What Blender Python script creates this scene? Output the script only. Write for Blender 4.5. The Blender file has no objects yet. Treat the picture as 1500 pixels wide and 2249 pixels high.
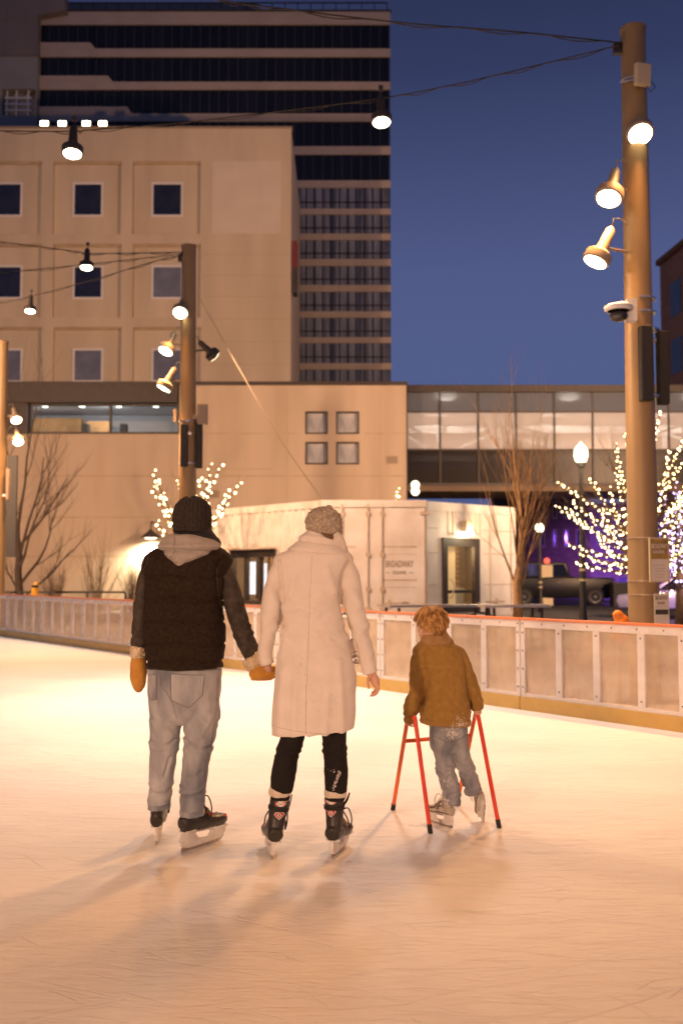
import bpy, bmesh, math, random
import numpy as np
from mathutils import Vector, Matrix, noise
from mathutils.bvhtree import BVHTree
R = math.radians
random.seed(7)
SC = bpy.context.scene
COL = SC.collection

# ------------------------------------------------------------------ camera
F, CX, CY, H = 2187.5, 750.0, 1124.5, 1.5
TILT = R(3.55)
cam = bpy.data.cameras.new('camera')
cam.sensor_fit = 'HORIZONTAL'; cam.sensor_width = 24.0; cam.lens = 35.0
cam.clip_start = 0.05; cam.clip_end = 2000
cam.dof.use_dof = True; cam.dof.focus_distance = 5.45; cam.dof.aperture_fstop = 2.2
co = bpy.data.objects.new('camera', cam); COL.objects.link(co)
co.location = (0, 0, H); co.rotation_euler = (R(90) + TILT, 0, 0)
SC.camera = co

def W(px, py, Y):
    """the world point on the vertical plane y = Y seen at that place of the photograph"""
    u, v = (px - CX) / F, -(py - CY) / F
    yy = math.cos(TILT) - v * math.sin(TILT); zz = math.sin(TILT) + v * math.cos(TILT)
    t = Y / yy
    return Vector((u * t, Y, H + zz * t))
def G(px, py, z=0.0):
    """the point at height z seen at that place"""
    u, v = (px - CX) / F, -(py - CY) / F
    yy = math.cos(TILT) - v * math.sin(TILT); zz = math.sin(TILT) + v * math.cos(TILT)
    t = (z - H) / zz
    return Vector((u * t, yy * t, z))

# ------------------------------------------------------------------ dusk sky
wd = bpy.data.worlds.new('World'); SC.world = wd; wd.use_nodes = True
nt = wd.node_tree; nt.nodes.clear()
out = nt.nodes.new('ShaderNodeOutputWorld'); bg = nt.nodes.new('ShaderNodeBackground')
tc = nt.nodes.new('ShaderNodeTexCoord'); sp = nt.nodes.new('ShaderNodeSeparateXYZ'); rp = nt.nodes.new('ShaderNodeValToRGB')
nt.links.new(tc.outputs['Generated'], sp.inputs[0]); nt.links.new(sp.outputs['Z'], rp.inputs[0])
nt.links.new(rp.outputs[0], bg.inputs[0]); nt.links.new(bg.outputs[0], out.inputs[0])
el = rp.color_ramp.elements
el[0].position = 0.0; el[0].color = (0.075, 0.100, 0.240, 1)
el[1].position = 1.0; el[1].color = (0.004, 0.005, 0.014, 1)
for pos_, c_ in ((0.2, (0.085, 0.112, 0.254)), (0.29, (0.082, 0.104, 0.244)), (0.46, (0.033, 0.045, 0.116)), (0.62, (0.014, 0.018, 0.050))):
    e = el.new(pos_); e.color = (*c_, 1)
bg.inputs[1].default_value = 1.0

SC.view_settings.view_transform = 'Standard'; SC.view_settings.look = 'None'
SC.view_settings.exposure = 0.0; SC.view_settings.gamma = 1.0
SC.cycles.use_denoising = True
SC.cycles.sample_clamp_indirect = 3.0
SC.cycles.max_bounces = 8; SC.cycles.transparent_max_bounces = 16
WARM = (1.0, 0.46, 0.15)          # sodium-like flood heads on the poles
SOFT = (1.0, 0.57, 0.32)          # paler heads

def lamp(name, loc, power, col=WARM, aim=None, size=150, blend=1.0, rad=0.08):
    L = bpy.data.lights.new(name, 'SPOT' if aim is not None else 'POINT')
    L.energy = power; L.color = col; L.shadow_soft_size = rad
    o = bpy.data.objects.new(name, L); COL.objects.link(o); o.location = loc
    if aim is not None:
        L.spot_size = R(size); L.spot_blend = blend
        o.rotation_euler = Vector(aim).to_track_quat('-Z', 'Y').to_euler()
    return o

# ------------------------------------------------------------------ materials
MATS = {}
def mat(name, c1, c2=None, scale=8.0, rough=0.6, bump=0.0, bscale=60.0, metal=0.0, spec=0.5, stretch=(1, 1, 1), detail=6.0, emit=None, estr=0.0, lo=0.35, hi=0.65, trans=0.0, sheen=0.0):
    m = bpy.data.materials.new(name); m.use_nodes = True; MATS[name] = m
    n, l = m.node_tree.nodes, m.node_tree.links
    b = n['Principled BSDF']
    b.inputs['Base Color'].default_value = (*c1, 1); b.inputs['Roughness'].default_value = rough
    b.inputs['Metallic'].default_value = metal; b.inputs['Specular IOR Level'].default_value = spec
    if sheen: b.inputs['Sheen Weight'].default_value = sheen
    t = n.new('ShaderNodeTexCoord'); mp = n.new('ShaderNodeMapping'); mp.inputs['Scale'].default_value = stretch
    l.new(t.outputs['Object'], mp.inputs[0])
    if c2:
        nz = n.new('ShaderNodeTexNoise'); nz.inputs['Scale'].default_value = scale; nz.inputs['Detail'].default_value = detail
        l.new(mp.outputs[0], nz.inputs['Vector'])
        r = n.new('ShaderNodeValToRGB'); r.color_ramp.elements[0].position = lo; r.color_ramp.elements[1].position = hi
        r.color_ramp.elements[0].color = (*c1, 1); r.color_ramp.elements[1].color = (*c2, 1)
        l.new(nz.outputs[0], r.inputs[0]); l.new(r.outputs[0], b.inputs['Base Color'])
    if bump:
        nb = n.new('ShaderNodeTexNoise'); nb.inputs['Scale'].default_value = bscale; nb.inputs['Detail'].default_value = 5
        l.new(mp.outputs[0], nb.inputs['Vector'])
        bp = n.new('ShaderNodeBump'); bp.inputs['Strength'].default_value = bump; bp.inputs['Distance'].default_value = 0.01
        l.new(nb.outputs[0], bp.inputs['Height']); l.new(bp.outputs[0], b.inputs['Normal'])
    if emit:
        b.inputs['Emission Color'].default_value = (*emit, 1); b.inputs['Emission Strength'].default_value = estr
        m.cycles.emission_sampling = 'NONE'
    if trans:
        o = n['Material Output']; mx = n.new('ShaderNodeMixShader'); tr = n.new('ShaderNodeBsdfTransparent')
        mx.inputs[0].default_value = trans
        l.new(b.outputs[0], mx.inputs[1]); l.new(tr.outputs[0], mx.inputs[2]); l.new(mx.outputs[0], o.inputs[0])
    return m

mat('concrete_beige', (.53, .425, .31), (.39, .305, .215), .55, .85, .25, 30, detail=12, stretch=(1.6, 1, .22), lo=.28, hi=.78)
mat('panel_beige', (.56, .465, .34), (.42, .34, .245), .5, .85, .2, 25, detail=12, stretch=(1.5, 1, .22), lo=.28, hi=.78)
mat('patch_beige', (.58, .50, .40), (.54, .46, .36), .9, .85)
mat('joint', (.26, .20, .14), None, rough=.9)
mat('joint_and_shade', (.36, .27, .17), (.44, .35, .25), 2, .9)  # tan for wall joints and for the painted shade in panel recesses
mat('tower_band', (.43, .35, .29), (.37, .30, .25), .6, .8)
mat('tower_annex', (.22, .185, .17), (.18, .15, .14), .4, .8, stretch=(1, 1, .4))
mat('tower_annex_grey', (.28, .27, .25), (.24, .23, .21), .6, .8)
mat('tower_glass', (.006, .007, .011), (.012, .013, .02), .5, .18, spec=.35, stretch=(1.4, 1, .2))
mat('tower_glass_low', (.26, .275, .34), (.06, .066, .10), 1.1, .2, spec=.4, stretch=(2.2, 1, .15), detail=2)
mat('mullion', (.02, .02, .024), None, rough=.5)
mat('window_glass', (.010, .011, .022), (.02, .021, .035), 1.2, .08, spec=.6)
mat('window_glass_lit', (.16, .17, .22), (.11, .12, .16), 1.2, .1, spec=.6)
mat('white_frame', (.62, .60, .58), None, rough=.5)
mat('dark_trim', (.035, .026, .020), (.045, .034, .026), 4, .55)
mat('dark_metal', (.022, .019, .016), None, rough=.5)
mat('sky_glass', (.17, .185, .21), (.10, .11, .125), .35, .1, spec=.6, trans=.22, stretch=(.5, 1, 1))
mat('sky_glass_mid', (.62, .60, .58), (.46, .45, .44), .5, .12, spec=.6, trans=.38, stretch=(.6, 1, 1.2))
mat('sky_glass_low', (.018, .014, .011), (.17, .155, .14), .16, .35, spec=.2, trans=.12, stretch=(.7, 1, 2.2), lo=.52, hi=.6)  # dark hill-like reflections painted into the glass colour
mat('room_glass', (.05, .05, .06), None, rough=.05, spec=.7, trans=.8)
mat('white_truss', (.75, .73, .70), None, rough=.5)
mat('room_wall', (.55, .55, .56), None, rough=.8)
mat('room_ochre', (.55, .26, .08), (.62, .34, .14), 3, .8)
mat('room_dark', (.06, .055, .05), None, rough=.8)
mat('tube_light', (1, 1, 1), emit=(.92, 1, .85), estr=7)
mat('strip_light', (1, 1, 1), emit=(1, .9, .75), estr=5)
mat('container_white', (.86, .83, .79), (.70, .64, .56), 1.3, .5, .12, 40, detail=9)
mat('container_trim', (.66, .58, .48), (.56, .46, .35), 3, .55)
mat('rod_grey', (.64, .55, .45), (.50, .40, .30), 5, .5)
mat('letter_grey', (.36, .29, .22), None, rough=.7)
mat('letter_dark', (.05, .045, .04), None, rough=.7)
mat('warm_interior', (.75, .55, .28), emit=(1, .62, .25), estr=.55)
mat('shop_wall', (.55, .36, .18), (.45, .28, .13), 3, .8, emit=(1, .6, .25), estr=.12)  # faint emission makes the wall itself look lit
mat('screen_white', (.8, .8, .85), emit=(.85, .92, 1), estr=1.3)
mat('poster_red', (.6, .10, .05), (.7, .3, .12), 5, .6, emit=(1, .25, .1), estr=.3)  # emission put into the poster so it looks lit
mat('clear_glass', (.05, .05, .05), None, rough=.05, spec=.6, trans=.85)
mat('asphalt', (.05, .047, .046), (.085, .08, .078), 1.3, .75, .4, 12, detail=10)
mat('barrier_white', (.90, .87, .83), (.80, .76, .70), 5, .45)
mat('kick_yellow', (.66, .44, .13), (.58, .37, .10), 4, .45)
mat('pavement', (.42, .38, .34), (.30, .27, .24), .9, .85, .4, 14, detail=10)
mat('concrete_dark', (.34, .27, .195), None, rough=.8)
mat('rail_red', (.78, .24, .085), None, rough=.4)
mat('bolt', (.22, .2, .18), None, rough=.4, metal=.8)
mat('pole_paint', (.35, .235, .105), (.325, .215, .095), 2, .42, .04, 90)
mat('fixture_paint', (.32, .25, .18), None, rough=.45)
mat('fixture_dark', (.05, .042, .036), None, rough=.5)
mat('lens', (1, 1, 1), emit=(1, .86, .55), estr=14)
mat('cable_dark', (.035, .028, .022), None, rough=.6)
mat('wire_light', (.55, .45, .33), None, rough=.4, metal=.5)
mat('camera_white', (.8, .8, .78), None, rough=.4)
mat('glass_dome', (.03, .03, .03), None, rough=.08, spec=.8)
mat('speaker_black', (.018, .016, .015), (.026, .023, .021), 200, .6, .3, 300)
mat('steel', (.6, .58, .55), None, rough=.3, metal=1)
mat('antenna_cream', (.62, .52, .32), None, rough=.5)
mat('bark', (.23, .15, .085), (.13, .085, .05), 9, .9, .4, 30)
mat('bark_dark', (.085, .06, .045), (.055, .04, .03), 9, .9)
mat('bark_lit', (.58, .37, .17), (.40, .25, .11), 9, .9, .4, 30)  # warm lamp light on the tree is put into this brighter bark colour
mat('twig', (.16, .11, .07), (.22, .15, .09), 12, .9)
mat('bulb_warm', (1, 1, 1), emit=(1, .72, .34), estr=9)
mat('bulb_violet', (1, 1, 1), emit=(.60, .50, 1), estr=6)
mat('globe', (1, 1, 1), emit=(1, .84, .56), estr=4)
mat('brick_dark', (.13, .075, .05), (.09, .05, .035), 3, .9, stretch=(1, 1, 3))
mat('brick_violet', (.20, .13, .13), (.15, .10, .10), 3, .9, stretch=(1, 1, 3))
mat('lit_window', (1, 1, 1), emit=(1, .72, .45), estr=.9)
mat('car_black', (.004, .004, .005), None, rough=.35, spec=.25)
mat('car_silver', (.55, .55, .58), None, rough=.3, metal=.5)
mat('tyre', (.015, .015, .015), None, rough=.8)
mat('rim', (.10, .10, .11), None, rough=.4, metal=.6)
mat('car_glass', (.008, .008, .010), None, rough=.06, spec=.7)
mat('tail_light', (.3, .02, .02), None, rough=.3)
mat('head_light', (.7, .7, .75), None, rough=.15)
mat('table_metal', (.62, .58, .52), None, rough=.35, metal=.6)
mat('banner_red', (.16, .018, .02), None, rough=.7)
mat('sign_white', (.74, .68, .60), (.70, .64, .56), 8, .5)
mat('sign_ochre', (.42, .28, .07), (.20, .13, .04), 6, .5)
mat('plastic_orange', (.85, .25, .02), None, rough=.4)
mat('plastic_yellow', (.85, .42, .03), None, rough=.4)
# people
mat('skin', (.62, .36, .25), (.66, .40, .29), 12, .55, spec=.3)
mat('hat_knit', (.045, .034, .026), (.022, .017, .013), 90, .95, .9, 160)
mat('beanie_knit', (.56, .48, .38), (.33, .27, .20), 70, .95, 1.0, 130)
mat('vest_fabric', (.034, .021, .013), (.017, .010, .007), 60, .85, .5, 260, spec=.2)
mat('sleeve_fabric', (.085, .070, .058), (.045, .037, .031), 25, .85, .5, 200, spec=.2)
mat('collar_fabric', (.022, .021, .024), None, rough=.9, bump=.6, bscale=250)
mat('hoodie_grey', (.42, .38, .34), (.36, .325, .29), 40, .95, .5, 260, spec=.2)
mat('denim', (.50, .51, .53), (.20, .22, .26), 4.6, .9, .6, 300, spec=.2, stretch=(1.5, 1.5, .55), detail=10, lo=.38, hi=.66)
mat('denim_child', (.38, .39, .41), (.17, .185, .22), 8, .9, .45, 330, spec=.2, stretch=(1.3, 1.3, .7), detail=9)
mat('hood_seam', (.25, .22, .19), None, rough=.95)
mat('stitch', (.15, .13, .115), None, rough=.9)
mat('stitch_light', (.50, .42, .30), None, rough=.9)
mat('suede', (.60, .30, .055), (.50, .235, .035), 18, .95, .4, 150, sheen=.3)
mat('fleece', (.80, .66, .46), (.62, .48, .30), 45, 1.0, 1.0, 90, sheen=.3)
mat('coat_wool', (.80, .735, .665), (.75, .685, .61), 14, .95, .4, 240, spec=.15, sheen=.15)
mat('coat_seam', (.52, .45, .38), None, rough=.95)
mat('scarf', (.74, .66, .58), (.62, .54, .46), 30, .95, .6, 120)
mat('legging', (.013, .011, .010), (.019, .016, .014), 80, .9, .4, 300, spec=.25)
mat('snow_mark', (.80, .77, .74), (.6, .56, .52), 60, .95)
mat('sock', (.74, .66, .54), (.66, .57, .45), 40, .95, .6, 180)
mat('boot_black', (.020, .017, .014), (.034, .028, .021), 14, .38, .35, 60, spec=.5)
mat('boot_grey', (.52, .47, .40), (.40, .35, .29), 16, .5, .2, 60)
mat('boot_brown', (.075, .058, .045), (.05, .04, .03), 20, .6)
mat('holder_white', (.74, .71, .66), (.62, .58, .52), 22, .4)
mat('blade_steel', (.55, .5, .44), (.42, .37, .31), 30, .35, metal=.85)
mat('dot_orange', (.70, .17, .045), None, rough=.4)
mat('lace_black', (.014, .013, .012), None, rough=.8)
mat('lace_white', (.66, .56, .42), None, rough=.8)
mat('logo_red', (.55, .025, .03), None, rough=.4)
mat('logo_white', (.78, .74, .70), None, rough=.4)
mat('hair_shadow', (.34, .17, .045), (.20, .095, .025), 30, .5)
mat('hair_blond', (.74, .45, .15), (.38, .19, .05), 30, .5, sheen=.1)
mat('hair_brown', (.20, .115, .05), (.10, .055, .025), 30, .5)
mat('child_jacket', (.33, .195, .055), (.275, .16, .045), 30, .95, .25, 170, spec=.15, sheen=.05)
mat('child_collar', (.30, .17, .06), (.36, .22, .10), 25, .95, .4, 150)
mat('walker_red', (.66, .035, .015), (.72, .07, .02), 6, .35, .05, 60)
mat('walker_orange', (.80, .16, .025), (.72, .10, .02), 6, .35, .05, 60)
mat('rubber', (.02, .018, .016), None, rough=.8)

def ice_material():
    m = bpy.data.materials.new('ice_scratched'); m.use_nodes = True
    n, l = m.node_tree.nodes, m.node_tree.links; b = n['Principled BSDF']
    tc = n.new('ShaderNodeTexCoord')
    def mapping(rot, sc):
        mp = n.new('ShaderNodeMapping'); mp.inputs['Rotation'].default_value = (0, 0, rot); mp.inputs['Scale'].default_value = sc
        l.new(tc.outputs['Object'], mp.inputs[0]); return mp
    def noisetex(vec, scale, det, dist=0.0):
        z = n.new('ShaderNodeTexNoise'); z.inputs['Scale'].default_value = scale; z.inputs['Detail'].default_value = det; z.inputs['Distortion'].default_value = dist
        l.new(vec.outputs[0], z.inputs['Vector']); return z
    def math_(op, a, bb):
        q = n.new('ShaderNodeMath'); q.operation = op
        for i, x in enumerate((a, bb)):
            if isinstance(x, (int, float)): q.inputs[i].default_value = x
            else: l.new(x, q.inputs[i])
        return q.outputs[0]
    total = None
    # skate cuts: short curved strokes, one to a cell, in several sizes and directions
    def strokes(cell, length, width, rot, squash, seed):
        mp = mapping(rot, (1 / cell, squash / cell, 1)); mp.inputs['Location'].default_value = (seed * 3.7, seed * 1.9, 0)
        wob = noisetex(mp, 1.1, 2); wa = n.new('ShaderNodeVectorMath'); wa.operation = 'MULTIPLY_ADD'
        l.new(wob.outputs['Color'], wa.inputs[0]); wa.inputs[1].default_value = (.08, .08, 0); l.new(mp.outputs[0], wa.inputs[2])
        v = n.new('ShaderNodeTexVoronoi'); v.voronoi_dimensions = '2D'; v.inputs['Scale'].default_value = 1.0; l.new(wa.outputs[0], v.inputs['Vector'])
        d = n.new('ShaderNodeVectorMath'); d.operation = 'SUBTRACT'; l.new(wa.outputs[0], d.inputs[0]); l.new(v.outputs['Position'], d.inputs[1])
        sd = n.new('ShaderNodeSeparateXYZ'); l.new(d.outputs[0], sd.inputs[0]); sc_ = n.new('ShaderNodeSeparateColor'); l.new(v.outputs['Color'], sc_.inputs[0])
        ang = math_('MULTIPLY', math_('SUBTRACT', sc_.outputs[0], .5), 1.5); c, s_ = math_('COSINE', ang, 0), math_('SINE', ang, 0)
        al = math_('ADD', math_('MULTIPLY', sd.outputs[0], c), math_('MULTIPLY', sd.outputs[1], s_))
        ac = math_('SUBTRACT', math_('MULTIPLY', sd.outputs[1], c), math_('MULTIPLY', sd.outputs[0], s_))
        bend = math_('MULTIPLY', math_('SUBTRACT', sc_.outputs[1], .5), .6)
        ac = math_('ABSOLUTE', math_('ADD', math_('SUBTRACT', ac, math_('MULTIPLY', math_('MULTIPLY', al, al), bend)), math_('MULTIPLY', math_('SUBTRACT', sc_.outputs[2], .5), .3)), 0)
        ln = n.new('ShaderNodeMapRange'); ln.inputs[1].default_value = 0; ln.inputs[2].default_value = width; ln.inputs[3].default_value = 1; ln.inputs[4].default_value = 0; l.new(ac, ln.inputs[0])
        en = n.new('ShaderNodeMapRange'); en.inputs[1].default_value = length * .5; en.inputs[2].default_value = length; en.inputs[3].default_value = 1; en.inputs[4].default_value = 0; l.new(math_('ABSOLUTE', al, 0), en.inputs[0])
        return math_('MULTIPLY', math_('MULTIPLY', ln.outputs[0], en.outputs[0]), math_('ADD', math_('MULTIPLY', sc_.outputs[2], .7), .3))
    for k, (cell, ln_, wd, rot, sq) in enumerate(((1.3, .65, .009, .30, 2.0), (.9, .65, .012, -.2, 2.2), (.6, .65, .017, .45, 2.0), (.42, .65, .022, .1, 2.2), (.28, .6, .032, .3, 2.2), (.5, .65, .012, .55, 2.0), (.36, .65, .018, -.4, 2.0), (.19, .6, .045, .2, 2.4))):
        v = strokes(cell, ln_, wd, rot, sq, k)
        total = v if total is None else math_('MAXIMUM', total, v)
    snow = noisetex(mapping(.25, (.5, 1.6, 1)), 11, 10, .3)
    fine = noisetex(mapping(.25, (.22, 1.5, 1)), 48, 8, .2)
    broad = noisetex(mapping(0, (.6, 1.2, 1)), .8, 6)
    h = math_('ADD', math_('MULTIPLY', snow.outputs[0], .9), math_('MULTIPLY', fine.outputs[0], .45))
    h = math_('SUBTRACT', h, math_('MULTIPLY', total, .42))
    bp = n.new('ShaderNodeBump'); bp.inputs['Strength'].default_value = .75; bp.inputs['Distance'].default_value = .012
    l.new(h, bp.inputs['Height']); l.new(bp.outputs[0], b.inputs['Normal'])
    r = n.new('ShaderNodeValToRGB'); r.color_ramp.elements[0].position = .3; r.color_ramp.elements[1].position = .7
    r.color_ramp.elements[0].color = (.72, .70, .69, 1); r.color_ramp.elements[1].color = (.84, .82, .80, 1)
    l.new(broad.outputs[0], r.inputs[0])
    mx = n.new('ShaderNodeMixRGB'); mx.inputs[2].default_value = (.60, .56, .53, 1)
    l.new(math_('MULTIPLY', total, .27), mx.inputs[0]); l.new(r.outputs[0], mx.inputs[1]); l.new(mx.outputs[0], b.inputs['Base Color'])
    b.inputs['Roughness'].default_value = .55; b.inputs['Specular IOR Level'].default_value = .35
    MATS['ice_scratched'] = m
ice_material()

# ------------------------------------------------------------------ mesh helpers
class MB:
    def __init__(s): s.v, s.f = [], []
    def add(s, vs, fs):
        k = len(s.v); s.v += [Vector(v) for v in vs]; s.f += [tuple(i + k for i in f) for f in fs]; return s
    def box(s, x0, x1, y0, y1, z0, z1):
        return s.add([(x, y, z) for x in (x0, x1) for y in (y0, y1) for z in (z0, z1)],
                     [(0, 1, 3, 2), (4, 6, 7, 5), (0, 4, 5, 1), (2, 3, 7, 6), (0, 2, 6, 4), (1, 5, 7, 3)])
    def prism(s, poly, y0, y1):
        """poly: (x, z) outline extruded in y"""
        n = len(poly)
        return s.add([(x, y0, z) for x, z in poly] + [(x, y1, z) for x, z in poly],
                     [tuple(range(n)), tuple(range(2 * n - 1, n - 1, -1))] + [(i, i + n, (i + 1) % n + n, (i + 1) % n) for i in range(n)])
    def ring(s, outer, inner, y0, y1):
        n = len(outer)
        vs = [(x, y0, z) for x, z in outer] + [(x, y0, z) for x, z in inner] + [(x, y1, z) for x, z in outer] + [(x, y1, z) for x, z in inner]
        fs = []
        for i in range(n):
            j = (i + 1) % n
            fs += [(i, j, n + j, n + i), (2 * n + i, 3 * n + i, 3 * n + j, 2 * n + j), (i, 2 * n + i, 2 * n + j, j), (n + i, n + j, 3 * n + j, 3 * n + i)]
        return s.add(vs, fs)
    def tube(s, pts, r, seg=8, cap=True):
        pts = [Vector(p) for p in pts]; n = len(pts)
        rs = r if isinstance(r, (list, tuple)) else [r] * n
        vs, fs, ref = [], [], None
        for i, p in enumerate(pts):
            t = (pts[min(i + 1, n - 1)] - pts[max(i - 1, 0)]).normalized()
            if ref is None: ref = t.orthogonal().normalized()
            ref = (ref - t * ref.dot(t)).normalized() if (ref - t * ref.dot(t)).length > 1e-6 else t.orthogonal().normalized()
            b = t.cross(ref)
            for k in range(seg):
                a = 2 * math.pi * k / seg
                vs.append(p + (ref * math.cos(a) + b * math.sin(a)) * rs[i])
        for i in range(n - 1):
            for k in range(seg):
                q = (k + 1) % seg
                fs.append((i * seg + k, i * seg + q, (i + 1) * seg + q, (i + 1) * seg + k))
        if cap: fs += [tuple(range(seg - 1, -1, -1)), tuple(range((n - 1) * seg, n * seg))]
        return s.add(vs, fs)
    def lathe(s, prof, origin, axis, seg=20):
        """prof: (distance along axis, radius)"""
        ax = Vector(axis).normalized(); u = ax.orthogonal().normalized(); w = ax.cross(u); o = Vector(origin)
        vs, fs = [], []
        for d, r in prof:
            for k in range(seg):
                a = 2 * math.pi * k / seg
                vs.append(o + ax * d + (u * math.cos(a) + w * math.sin(a)) * max(r, 1e-4))
        for i in range(len(prof) - 1):
            for k in range(seg):
                q = (k + 1) % seg; fs.append((i * seg + k, i * seg + q, (i + 1) * seg + q, (i + 1) * seg + k))
        fs += [tuple(range(seg - 1, -1, -1)), tuple(range((len(prof) - 1) * seg, len(prof) * seg))]
        return s.add(vs, fs)
    def ball(s, c, rx, ry=None, rz=None, seg=14, rings=9):
        ry = rx if ry is None else ry; rz = rx if rz is None else rz; c = Vector(c)
        vs = [c + Vector((0, 0, -rz))]
        for i in range(1, rings):
            p = -math.pi / 2 + math.pi * i / rings
            for k in range(seg):
                a = 2 * math.pi * k / seg
                vs.append(c + Vector((rx * math.cos(p) * math.cos(a), ry * math.cos(p) * math.sin(a), rz * math.sin(p))))
        vs.append(c + Vector((0, 0, rz))); t = len(vs) - 1; fs = []
        for k in range(seg):
            q = (k + 1) % seg
            fs.append((0, 1 + q, 1 + k)); fs.append((t, 1 + (rings - 2) * seg + k, 1 + (rings - 2) * seg + q))
            for i in range(rings - 2):
                fs.append((1 + i * seg + k, 1 + i * seg + q, 1 + (i + 1) * seg + q, 1 + (i + 1) * seg + k))
        return s.add(vs, fs)
    def loft(s, st, ref=(0, 1, 0), seg=24, sub=4, flat=False, power=2.0, cap=True):
        """st: (center, half width, half depth, roll); rings perpendicular to the path, depth along ref"""
        P = [Vector(q[0]) for q in st]; A = [q[1] for q in st]; B = [q[2] for q in st]; RO = [q[3] if len(q) > 3 else 0.0 for q in st]
        def cr(a, b, c, d, t): return .5 * ((2 * b) + (c - a) * t + (2 * a - 5 * b + 4 * c - d) * t * t + (3 * b - a - 3 * c + d) * t ** 3)
        n = len(P); Q = []
        for i in range(n - 1):
            i0, i1, i2, i3 = max(i - 1, 0), i, i + 1, min(i + 2, n - 1)
            for k in range(sub):
                t = k / sub
                Q.append((cr(P[i0], P[i1], P[i2], P[i3], t), max(.001, cr(A[i0], A[i1], A[i2], A[i3], t)), max(.001, cr(B[i0], B[i1], B[i2], B[i3], t)), RO[i1] * (1 - t) + RO[i2] * t))
        Q.append((P[-1], A[-1], B[-1], RO[-1]))
        ref = Vector(ref).normalized(); vs, fs = [], []
        for i, (p, a, b, ro) in enumerate(Q):
            T = Vector((0, 0, -1)) if flat else (Q[min(i + 1, len(Q) - 1)][0] - Q[max(i - 1, 0)][0]).normalized()
            n1 = ref.cross(T).normalized(); n2 = T.cross(n1)
            if ro:
                n1 = n1 * math.cos(ro) + T * math.sin(ro)
            for k in range(seg):
                th = 2 * math.pi * k / seg; c, sn = math.cos(th), math.sin(th)
                cc = math.copysign(abs(c) ** (2 / power), c); ss = math.copysign(abs(sn) ** (2 / power), sn)
                vs.append(p + n1 * a * cc + n2 * b * ss)
        m = len(Q)
        for i in range(m - 1):
            for k in range(seg):
                q = (k + 1) % seg; fs.append((i * seg + k, i * seg + q, (i + 1) * seg + q, (i + 1) * seg + k))
        if cap: fs += [tuple(range(seg - 1, -1, -1)), tuple(range((m - 1) * seg, m * seg))]
        return s.add(vs, fs)
    def xform(s, M):
        s.v = [M @ v for v in s.v]; return s
    def join(s, o): return s.add(o.v, o.f)
    def mesh(s, name='mesh'):
        me = bpy.data.meshes.new(name); me.from_pydata([tuple(v) for v in s.v], [], s.f); me.update()
        bm = bmesh.new(); bm.from_mesh(me); bmesh.ops.recalc_face_normals(bm, faces=bm.faces); bm.to_mesh(me); bm.free()
        return me

ORG = {}
def tag(o, label=None, cat=None, group=None, kind=None):
    if label: o['label'] = label
    if cat: o['category'] = cat
    if group: o['group'] = group
    if kind: o['kind'] = kind
    return o
def thing(name, label, cat, base, group=None):
    o = bpy.data.objects.new(name, None); COL.objects.link(o); o.empty_display_size = .2
    o.location = base; ORG[o] = Vector(base)
    return tag(o, label, cat, group)
def put(name, me, m, parent=None, smooth=False, label=None, cat=None, group=None, kind=None, base=None, angle=None):
    """link a mesh given in world coordinates as ONE object with its origin at its own base"""
    if isinstance(me, MB): me = me.mesh(name)
    vs = np.empty(len(me.vertices) * 3); me.vertices.foreach_get('co', vs); vs = vs.reshape(-1, 3)
    if base is None:
        lo, hi = vs.min(0), vs.max(0); base = Vector(((lo[0] + hi[0]) / 2, (lo[1] + hi[1]) / 2, lo[2]))
    base = Vector(base); me.transform(Matrix.Translation(-base))
    o = bpy.data.objects.new(name, me); COL.objects.link(o)
    if m: me.materials.append(MATS[m] if isinstance(m, str) else m)
    if smooth:
        me.polygons.foreach_set('use_smooth', [True] * len(me.polygons))
        if angle: me.set_sharp_from_angle(angle=R(angle))
    ORG[o] = base
    if parent: o.parent = parent; o.location = base - ORG[parent]
    else: o.location = base
    return tag(o, label, cat, group, kind)
def evaluated(mb, mods, name='m'):
    me = mb.mesh(name) if isinstance(mb, MB) else mb
    o = bpy.data.objects.new('build', me); COL.objects.link(o)
    for t, kw in mods:
        md = o.modifiers.new('m', t)
        for k, v in kw.items(): setattr(md, k, v)
    dg = bpy.context.evaluated_depsgraph_get(); dg.update()
    r = bpy.data.meshes.new_from_object(o.evaluated_get(dg))
    bpy.data.objects.remove(o); return r
def remesh(mb, vox=.007, smooth=4, fac=.5):
    mods = [('REMESH', dict(mode='VOXEL', voxel_size=vox))]
    if smooth: mods.append(('SMOOTH', dict(iterations=smooth, factor=fac)))
    return evaluated(mb, mods)
def displace(me, fn):
    me.update(); ns = [v.normal.copy() for v in me.vertices]
    for v, nn in zip(me.vertices, ns): v.co += nn * fn(v.co, nn)
    me.update(); return me
def nz(p, sx, sy, sz, off=0.0): return noise.noise(Vector((p.x * sx + off, p.y * sy + off * 1.7, p.z * sz - off)))
def bvh(me): return BVHTree.FromPolygons([v.co.copy() for v in me.vertices], [tuple(p.vertices) for p in me.polygons])
def on_surface(tree, pts, lift=.001, direction=(0, 1, 0)):
    d = Vector(direction).normalized(); r = []
    for p in pts:
        h = tree.ray_cast(Vector(p) - d * 2.0, d)
        if h[0] is not None: r.append(h[0] - d * lift)
    return r
def dense(pts, step):
    r = []
    for a, b in zip(pts, pts[1:]):
        a, b = Vector(a), Vector(b); k = max(1, int((b - a).length / step))
        r += [a.lerp(b, i / k) for i in range(k)]
    return r + [Vector(pts[-1])]
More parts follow.
